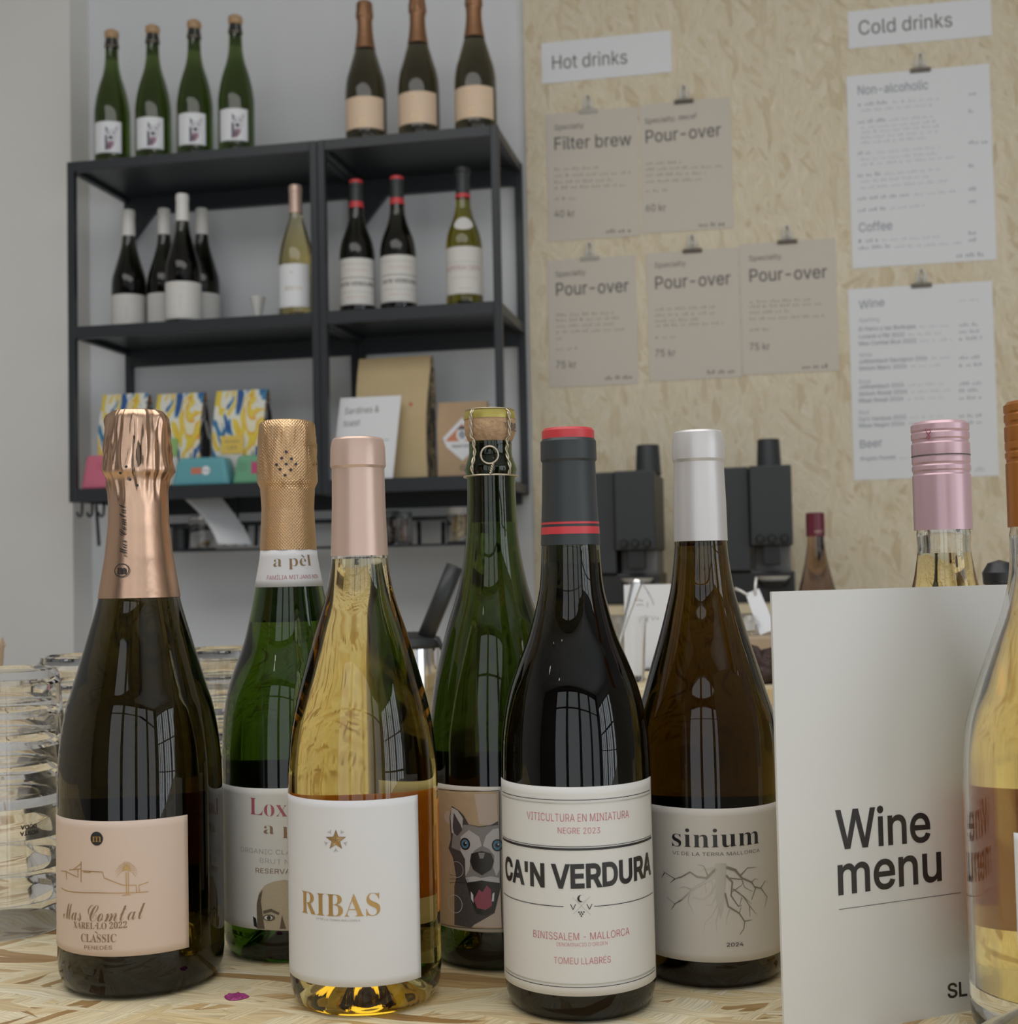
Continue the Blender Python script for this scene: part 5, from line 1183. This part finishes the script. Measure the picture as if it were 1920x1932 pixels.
def cold(p):
    p.text('Non-alcoholic', (1618, 179), (1751, 168), 17, INK_BLUE, SANS, .006)
    R_ = [(1618, 200, 1678, 1774), (None, 211, 1624, 1760), (1618, 233, 1672, 1760), (None, 243, 1624, 1766), (None, 252, 1624, 1772), (None, 262, 1624, 1772), (None, 272, 1624, 1750), (1618, 292, 1648, 1774), (None, 303, 1624, 1772), (None, 313, 1624, 1804),
          (1618, 334, 1662, 1778), (None, 345, 1624, 1756), (None, 357, 1624, 1788), (1618, 378, 1720, 1804), (1618, 400, 1672, 1744)]
    for i, (b, y, x1, x2) in enumerate(R_):
        if b: words(p, b, x1, y, INK_BLUE, -.085, 1.0, i, 6); words(p, x1 + 6, x2, y - .085 * (x1 - 1618), INK_PALE, -.085, .8, i + 40)
        else: words(p, x1, x2, y, INK_PALE, -.085, .8, i)
    for y in (180, 213, 272, 316, 360, 383, 443, 456): words(p, 1827, 1842 if y != 272 else 1864, y, INK_BLUE, -.05, 1.0, y, 7)
    p.text('Coffee', (1620, 438), (1683, 433), 17, INK_BLUE, SANS, .006)
    for i, (y, x1, x2) in enumerate(((458, 1658, 1776), (471, 1680, 1816))): words(p, 1619, x1, y, INK_BLUE, -.07, 1.0, i, 6); words(p, x1 + 6, x2, y - 3, INK_PALE, -.06, .8, i + 5)
    words(p, 1804, 1864, 486, INK_BLUE, -.06, 1.0, 5, 8)
sheet('drinks_list', 'white list headed Non-alcoholic under the Cold drinks strip', (1600, 143), (1872, 120), (1874, 489), (1604, 508), PAPER, cold, 'menu', 'white drinks lists on the OSB panel', (1736, 140, False), 'clip holding the white Non-alcoholic list')
def wine(p):
    p.text('Wine', (1620, 583), (1668, 577), 15, INK_BLUE, SANS, .006); words(p, 1808, 1848, 569, INK_PALE, -.05, .8, 2)
    rows = [('Sparkling', 608, 1658, 0), ('El Perro y las Burbujas', 625, 1727, 610), ('Loxarel a Pèl 2022', 639, 1706, 623), ('Mas Comtal Brut 2022', 652, 1728, 636), ('White', 674, 1645, 0), ('Jutthembach Sauvignon 2024', 686, 1749, 672), ('Sinium Blanc 2024', 699, 1710, 686),
            ('Rosé', 724, 1642, 0), ('Jutthembach 2024', 734, 1705, 721), ('Sinium Rosat 2024', 747, 1711, 734), ('Ribas Rosat 2024', 760, 1704, 748), ('Red', 782, 1638, 0), ("Ca'n Verdura 2023", 795, 1709, 782), ('Ribas Negre 2024', 807, 1706, 795)]
    for i, (s_, y, x1, yp) in enumerate(rows):
        p.text(s_, (1620, y), (x1, y - (x1 - 1620) * .055), 7.2, INK_BLUE if yp else INK_PALE, SANS, .01)
        if yp: words(p, x1 + 8, 1796 if i % 2 else 1780, y - (x1 - 1612) * .055, INK_PALE, -.05, .7, i); words(p, 1809, 1853, yp + 6, INK_BLUE, -.05, .9, i + 9, 6)
    p.text('Beer', (1622, 846), (1664, 842), 15, INK_BLUE, SANS, .006); p.text('Angelo Poretti', (1622, 869), (1689, 866), 7, INK_BLUE, SANS, .008); words(p, 1697, 1730, 867, INK_PALE, -.03, .7, 4)
    words(p, 1822, 1864, 890, INK_PALE, -.04, 1, 6, 8)
sheet('drinks_list', 'white list headed Wine, lowest on the OSB panel', (1603, 545), (1877, 530), (1879, 897), (1607, 907), PAPER, wine, 'menu', 'white drinks lists on the OSB panel', (1738, 546, False), 'clip holding the white Wine list')

# ------------------------------------------------------------------ grinders and small things on the back counter
GR_M = mat('grinder_black', (0.028, 0.032, 0.036), 0.45); GR_G = mat('grinder_grey', (0.24, 0.235, 0.235), 0.45); GR_D = mat('grinder_knob', (0.012, 0.013, 0.015), 0.35)
PAPERF = mat('filter_paper', (0.78, 0.77, 0.74), .8)
def grinder(label, x_body0, x_pan0, x_pan1, y_top, y_pan1, hop, hop_y, Yp):
    a = at(x_body0, y_top, Yp + .02); b = at(x_pan0, y_top, Yp); c = at(x_pan1, y_top, Yp); zt = b.z; zp = at(x_pan1, y_pan1, Yp).z
    cx_ = (a.x + c.x) / 2; t = thing('coffee_grinder', label, 'coffee grinder', (cx_, Yp + .12, WTZ), 0, 'coffee grinders on the back counter')
    def pt(nm, x0, x1, y0, y1, z0, z1, m, bev=.003): bm = bmesh.new(); box(bm, x0 - cx_, x1 - cx_, y0 - Yp - .12, y1 - Yp - .12, z0 - WTZ, z1 - WTZ, bev, 2); return obj(nm, bm, m, t)
    zfoot = WTZ + .034
    pt('body', a.x, b.x - .001, Yp + .020, Yp + .25, zfoot + .028, zt, GR_M)
    pt('head', b.x, c.x, Yp, Yp + .25, zp, zt, GR_M); pt('column', b.x + .002, c.x - .004, Yp + .075, Yp + .25, zfoot - .02, zp, GR_G)
    pt('foot', a.x - .004, c.x + .002, Yp + .03, Yp + .25, WTZ, zfoot + .027, GR_D)
    w_ = c.x - b.x; r = w_ * .5
    for k in (.22, .5, .80):
        bm = bmesh.new(); lathe(bm, [(0, 0), (.0085, 0), (.008, .008), (.006, .010), (0, .010)], 20); kn = obj('knob', bm, GR_D, t); kn.rotation_euler = (math.radians(90), 0, 0); kn.location = (b.x + w_ * k - cx_, -.12, zp + .013 - WTZ)
    pt('spout', b.x + w_ * .28, b.x + w_ * .70, Yp + .012, Yp + .06, zp - .038, zp, GR_D, .002)
    zc = at((x_pan0 + x_pan1) / 2, 1090 if x_pan1 > 1300 else 1094, Yp + .03).z
    mx = (b.x + c.x) / 2 - cx_; rc = w_ * .42
    bm = bmesh.new(); lathe(bm, [(0, WTZ + .030 - WTZ), (rc * .72, .030), (rc * .74, .032), (rc, zc - WTZ - .006), (rc * .96, zc - WTZ - .006), (rc * .7, .034), (0, .034)], 32, cx=mx, cy=-.085); obj('filter_cup', bm, GR_D, t)
    bm = bmesh.new(); lathe(bm, [(rc * .70, .040), (rc * 1.0, zc - WTZ + .003), (rc * .97, zc - WTZ + .003), (rc * .66, .041)], 40, dr=lambda q, z: .0012 * math.sin(q * 16) if z > .05 else 0, cx=mx, cy=-.085); obj('paper_filter', bm, PAPERF, t)
    h0, h1 = at(hop[0], hop_y[1], Yp + .10), at(hop[1], hop_y[1], Yp + .10); ht = at(hop[0], hop_y[0], Yp + .10); hr = (h1.x - h0.x) / 2; hx = (h0.x + h1.x) / 2 - cx_
    bm = bmesh.new(); lathe(bm, [(0, zt - WTZ - .004), (hr * 1.0, zt - WTZ - .004), (hr * 1.03, zt - WTZ), (hr, zt - WTZ + .003), (hr * .9, ht.z - WTZ - .003), (hr * .86, ht.z - WTZ), (0, ht.z - WTZ)], 36, cx=hx, cy=-.02); obj('hopper', bm, GR_M, t)
    return t
grinder('black coffee grinder beside the red topped bottle', 1100, 1157, 1232, 889, 1037, (1199, 1247), (841, 892), 2.60)
grinder('black coffee grinder beside the burgundy capped bottle', 1352, 1412, 1492, 879, 1028, (1427, 1474), (830, 880), 2.60)
PROF['burg'] = [(0.312, 0.0140), (0.272, 0.0136), (0.255, 0.0150), (0.230, 0.0190), (0.205, 0.0245), (0.180, 0.0310), (0.150, 0.0375), (0.120, 0.040), (0.02, 0.040)]
P = at(1541, 1100, 2.215); G_PUR = glass('glass_mauve_wine', (0.35, 0.22, 0.16), 0.08, tint=(.6, .5, .4))
t, f, cy = start_bottle('burg', 'wine_bottle', 'wine bottle with a burgundy screw cap against the OSB panel', P.x, 2.215, G_PUR, 0.272, None, SG, TZ, face_cam(P.x, 2.215))
capo = obj('screw_cap', cap_mesh([(.2735, .0148), (.295, .0148), (.3125, .0146)], seg=36), CAPS_WINE, t)
p = Print(Cyl(cy.loc, cy.rz, lambda z: .0150, .015), px=False); p.text('VINYES', (-.002, .279), (.013, .2795), .004, CAPS_ROSE, SANS); p.build('cap_lettering', capo)
# riser with glass and spoon, card, block, tag, dark cake
RSZ = 1.10
xa, xb = at(1120, 1300, 1.5).x, at(1545, 1300, 1.5).x
t = thing('display_riser', 'low wooden riser behind the bottles carrying the glass and the dark cake', 'riser', ((xa + xb) / 2, 1.6, TZ))
bm = bmesh.new(); box(bm, xa - (xa + xb) / 2, (xb - xa) / 2, -.19, .16, RSZ - TZ - .018, RSZ - TZ, .001, 1); obj('riser_top', bm, osb('osb_riser', 'XY', OSB_TONES, 8.0, (5, -20, 40), (.06, .014), .5), t)
for k in (-1, 1):
    bm = bmesh.new(); q = k * ((xb - xa) / 2 - .012); box(bm, q - .009, q + .009, -.18, .15, 0, RSZ - TZ - .018); obj('side_panel', bm, PALE_WOOD, t)
P = at(1172, 1200, 1.50); gr = .029
bm = bmesh.new(); lathe(bm, [(0, 0), (gr * .82, 0), (gr * .86, .003), (gr, .073), (gr * .95, .073), (gr * .80, .008), (0, .006)], 40)
tag(obj('tumbler', bm, CLEAR, loc=(P.x, 1.50, RSZ)), 'small clear glass holding a spoon between two bottles', 'glass')
S0 = Vector((P.x - .014, 1.50, RSZ + .0095)); S1 = at(1203, 1092, 1.515)
bm = bmesh.new(); d_ = (S1 - S0); rows = []
for i in range(21):
    u = i / 20; wv = .0022 + .0046 * max(0, (u - .45) / .55) ** 1.2; wv = wv if u < .97 else wv * .72
    if u < .14: wv = .0022 + .004 * (1 - u / .14)
    c_ = S0 + d_ * u; sd = Vector((d_.z, 0, -d_.x)).normalized()
    rows.append([bm.verts.new(c_ + sd * wv * k + Vector((0, q, 0))) for k, q in ((-1, 0), (-.5, -.0012), (.5, -.0012), (1, 0), (0, .0012))])
for i in range(20):
    for k in range(5): bm.faces.new((rows[i][k], rows[i][(k + 1) % 5], rows[i + 1][(k + 1) % 5], rows[i + 1][k])).smooth = True
bm.faces.new(rows[-1]); bm.faces.new(list(reversed(rows[0])))
bmesh.ops.recalc_face_normals(bm, faces=bm.faces[:]); tag(obj('spoon', bm, mat('spoon_steel', (.74, .74, .74), .25, metal=.9)), 'steel spoon standing in the small clear glass', 'spoon')
# handwritten white card in an acrylic holder
A = at(1174, 1240, 1.66); B = at(1300, 1240, 1.66); zt = at(1174, 1108, 1.66).z; zt2 = at(1258, 1090, 1.66).z
t = thing('price_card', 'white handwritten card in a clear stand behind the spoon glass', 'card', (A.x, 1.66, RSZ)); fl = Flat(Vector((A.x, 1.66, RSZ)), 0); p = Print(fl)
p.base(.004, B.x - A.x, .003, zt - RSZ + .003, PAPER, .0008); p.lay = lambda lv: .0003
for ln in ([(1213, 1104), (1222, 1116), (1222, 1120)], [(1222, 1116), (1231, 1134), (1233, 1142)], [(1194, 1130), (1200, 1133), (1205, 1131), (1213, 1134)], [(1200, 1142), (1207, 1140), (1214, 1142)], [(1221, 1136), (1221, 1146)], [(1217, 1160), (1222, 1174)], [(1224, 1162), (1219, 1172)], [(1228, 1162), (1231, 1170), (1236, 1163)], [(1237, 1168), (1242, 1165), (1241, 1170)]):
    p.stroke(ln, 1.4, INK_GREY)
p.build('card', t)
bm = bmesh.new(); box(bm, 0, B.x - A.x, .0012, .004, 0, zt - RSZ + .006); box(bm, 0, B.x - A.x, -.016, .0012, 0, .0025); obj('stand', bm, glass('acrylic', (.55, .72, .66), .05, 1.49), t)
# wooden block, small glass, tag
A = at(1395, 1198, 1.66); B = at(1520, 1198, 1.66)
bm = bmesh.new(); box(bm, A.x, B.x, 1.62, 1.74, RSZ, A.z, .003, 2); BLKZ = A.z
tag(obj('wooden_block', bm, mat('block_wood', (.42, .32, .22), .55, noise_amt=.12, nscale=30)), 'brown wooden block on the riser behind the dark cake', 'block')
P = at(1414, 1180, 1.66); gh = at(1414, 1172, 1.66).z - BLKZ
bm = bmesh.new(); lathe(bm, [(0, 0), (.009, 0), (.0105, .002), (.0115, .018), (.007, .024), (.0062, .024), (.0102, .0175), (.009, .004), (0, .003)], 28); tag(obj('small_jar', bm, CLEAR, loc=(P.x, 1.66, BLKZ)), 'tiny clear glass pot on the wooden block', 'jar')
p0, p1 = at(1449, 1198, 1.655), at(1419, 1121, 1.68); ax = (p1 - p0); L_ = ax.length; ax.normalize(); sd = Vector((1, 0, 0)) * .9 + Vector((0, 0, .35)); sd = (sd - ax * sd.dot(ax)).normalized(); nn = ax.cross(sd).normalized()
p0.z = BLKZ + .0035
t = thing('price_tag', 'narrow white tag with metal clasp leaning on the wooden block', 'tag', tuple(p0)); bm = bmesh.new(); hw = .0105
for k, q in ((0, -.0008), (1, .0008)): pass
vs = [bm.verts.new(sd * a_ + ax * b_ * L_ + nn * c_) for c_ in (-.0006, .0006) for a_, b_ in ((-hw, 0), (hw, 0), (hw * .85, 1), (-hw * .85, 1))]
for f_ in ((0, 1, 2, 3), (7, 6, 5, 4), (0, 4, 5, 1), (1, 5, 6, 2), (2, 6, 7, 3), (3, 7, 4, 0)): bm.faces.new([vs[i] for i in f_])
bmesh.ops.recalc_face_normals(bm, faces=bm.faces[:]); obj('tag_card', bm, PAPER, t)
bm = bmesh.new(); tube(bm, [sd * -.006 + ax * (L_ - .004), sd * -.013 + ax * (L_ + .006), sd * -.019 + ax * (L_ + .012)], [.0017, .0017, .0022], 8); tube(bm, [sd * .002 + ax * (L_ - .006) - nn * .0016, sd * .006 + ax * (L_ + .004) - nn * .003, sd * .011 + ax * (L_ + .014) - nn * .004], .0018, 8); obj('clasp', bm, CLIP_STEEL, t)
P = at(1443, 1275, 1.465); bm = bmesh.new(); bmesh.ops.create_icosphere(bm, subdivisions=4, radius=1.0)
for v in bm.verts:
    q = v.co.copy(); n_ = noise.noise(q * 2.6 + Vector((3, 1, 0))) * .28 + noise.noise(q * 7) * .22 + noise.noise(q * 15) * .10
    k = 1 + n_; v.co = Vector((q.x * .021 * k + (-.010 * max(0, q.z)), q.y * .019 * k, max(0.0003, .0185 + q.z * .0205 * k)))
tag(obj('cake', bm, mat('dark_chocolate', (.045, .022, .018), .35, noise_amt=.4, nscale=200, bump=.8, bscale=500), None, True, (P.x, 1.465, RSZ)), 'small dark crusty chocolate cake on the riser beside the menu card', 'cake')
# steel jug with black lid and slanted handle
JX = at(768, 1225, 1.5); jz = at(800, 1222, 1.5).z - TZ; jr = at(826, 1225, 1.5).x - JX.x + .002
t = thing('steel_jug', 'polished steel jug with black lid and slanted black handle', 'jug', (JX.x, 1.5, TZ))
bm = bmesh.new(); lathe(bm, [(0, 0), (jr * 1.05, 0), (jr * 1.08, .004), (jr * 1.04, .05), (jr, jz - .006), (jr, jz), (jr * .96, jz), (jr * .94, .006), (0, .006)], 56); obj('jug_body', bm, STEEL, t)
bm = bmesh.new(); lathe(bm, [(0, jz + .0005), (jr * 1.03, jz + .0005), (jr * 1.06, jz + .004), (jr * .98, jz + .012), (jr * .55, jz + .018), (0, jz + .019)], 48)
q0 = at(812, 1206, 1.49) - Vector((JX.x, 1.5, TZ)); q1 = at(836, 1226, 1.49) - Vector((JX.x, 1.5, TZ)); tube(bm, [q0 - Vector((.010, 0, 0)), q0, q1 * .4 + q0 * .6 + Vector((.003, 0, .003)), q1], [.006, .005, .0035, .003], 10); obj('lid', bm, BLACK_PLASTIC, t)
q0 = at(798, 1214, 1.49) - Vector((JX.x, 1.5, TZ)); q1 = at(858, 1068, 1.49) - Vector((JX.x, 1.5, TZ)); bm = bmesh.new(); tube(bm, [q0, q0.lerp(q1, .5), q1], .0102, 20); obj('handle', bm, BLACK_PLASTIC, t)
# black stopper rising behind the menu card at the far right
P = at(1886, 1100, 1.0)
bm = bmesh.new(); hz = at(1884, 1056, 1.0).z - TZ; lathe(bm, [(0, 0), (.030, 0), (.032, .003), (.032, hz * .45), (.026, hz * .58), (.0075, hz * .70), (.0075, hz * .76), (.0065, hz * .83), (.0085, hz * .87), (.0065, hz * .90), (.0085, hz * .915), (.0115, hz * .925), (.012, hz * .96), (.008, hz * .99), (0, hz)], 32)
tag(obj('syrup_bottle', bm, BLACK_PLASTIC, loc=(P.x, 1.0, TZ)), 'black stoppered bottle top showing behind the menu card', 'bottle')
# ------------------------------------------------------------------ ceiling lamps of the room
BULB = mat('lamp_glow', (1, .95, .85), .5, emit=((1.0, .93, .82), 40.0))
for i, (x, y) in enumerate([(-1.7, -.9), (-.9, -1.3), (-1.9, .2), (.6, -.7)]):
    t = thing('pendant_lamp', ('pendant lamp of the room at ceiling height, ' + ['left of the camera', 'behind the camera', 'over the left end of the room', 'right of the camera'][i]), 'lamp', (x, y, CEIL), 0, 'ceiling pendant lamps')
    bm = bmesh.new(); tube(bm, [(0, 0, 0), (0, 0, -.55)], .004, 8); obj('cord', bm, BLACK_PLASTIC, t)
    bm = bmesh.new(); lathe(bm, [(.022, -.60), (.020, -.55), (0, -.548)], 20); obj('socket', bm, BLACK_PLASTIC, t)
    bm = bmesh.new(); bmesh.ops.create_uvsphere(bm, u_segments=16, v_segments=10, radius=.028, matrix=Matrix.Translation((0, 0, -.625))); obj('bulb', bm, BULB, t, True)
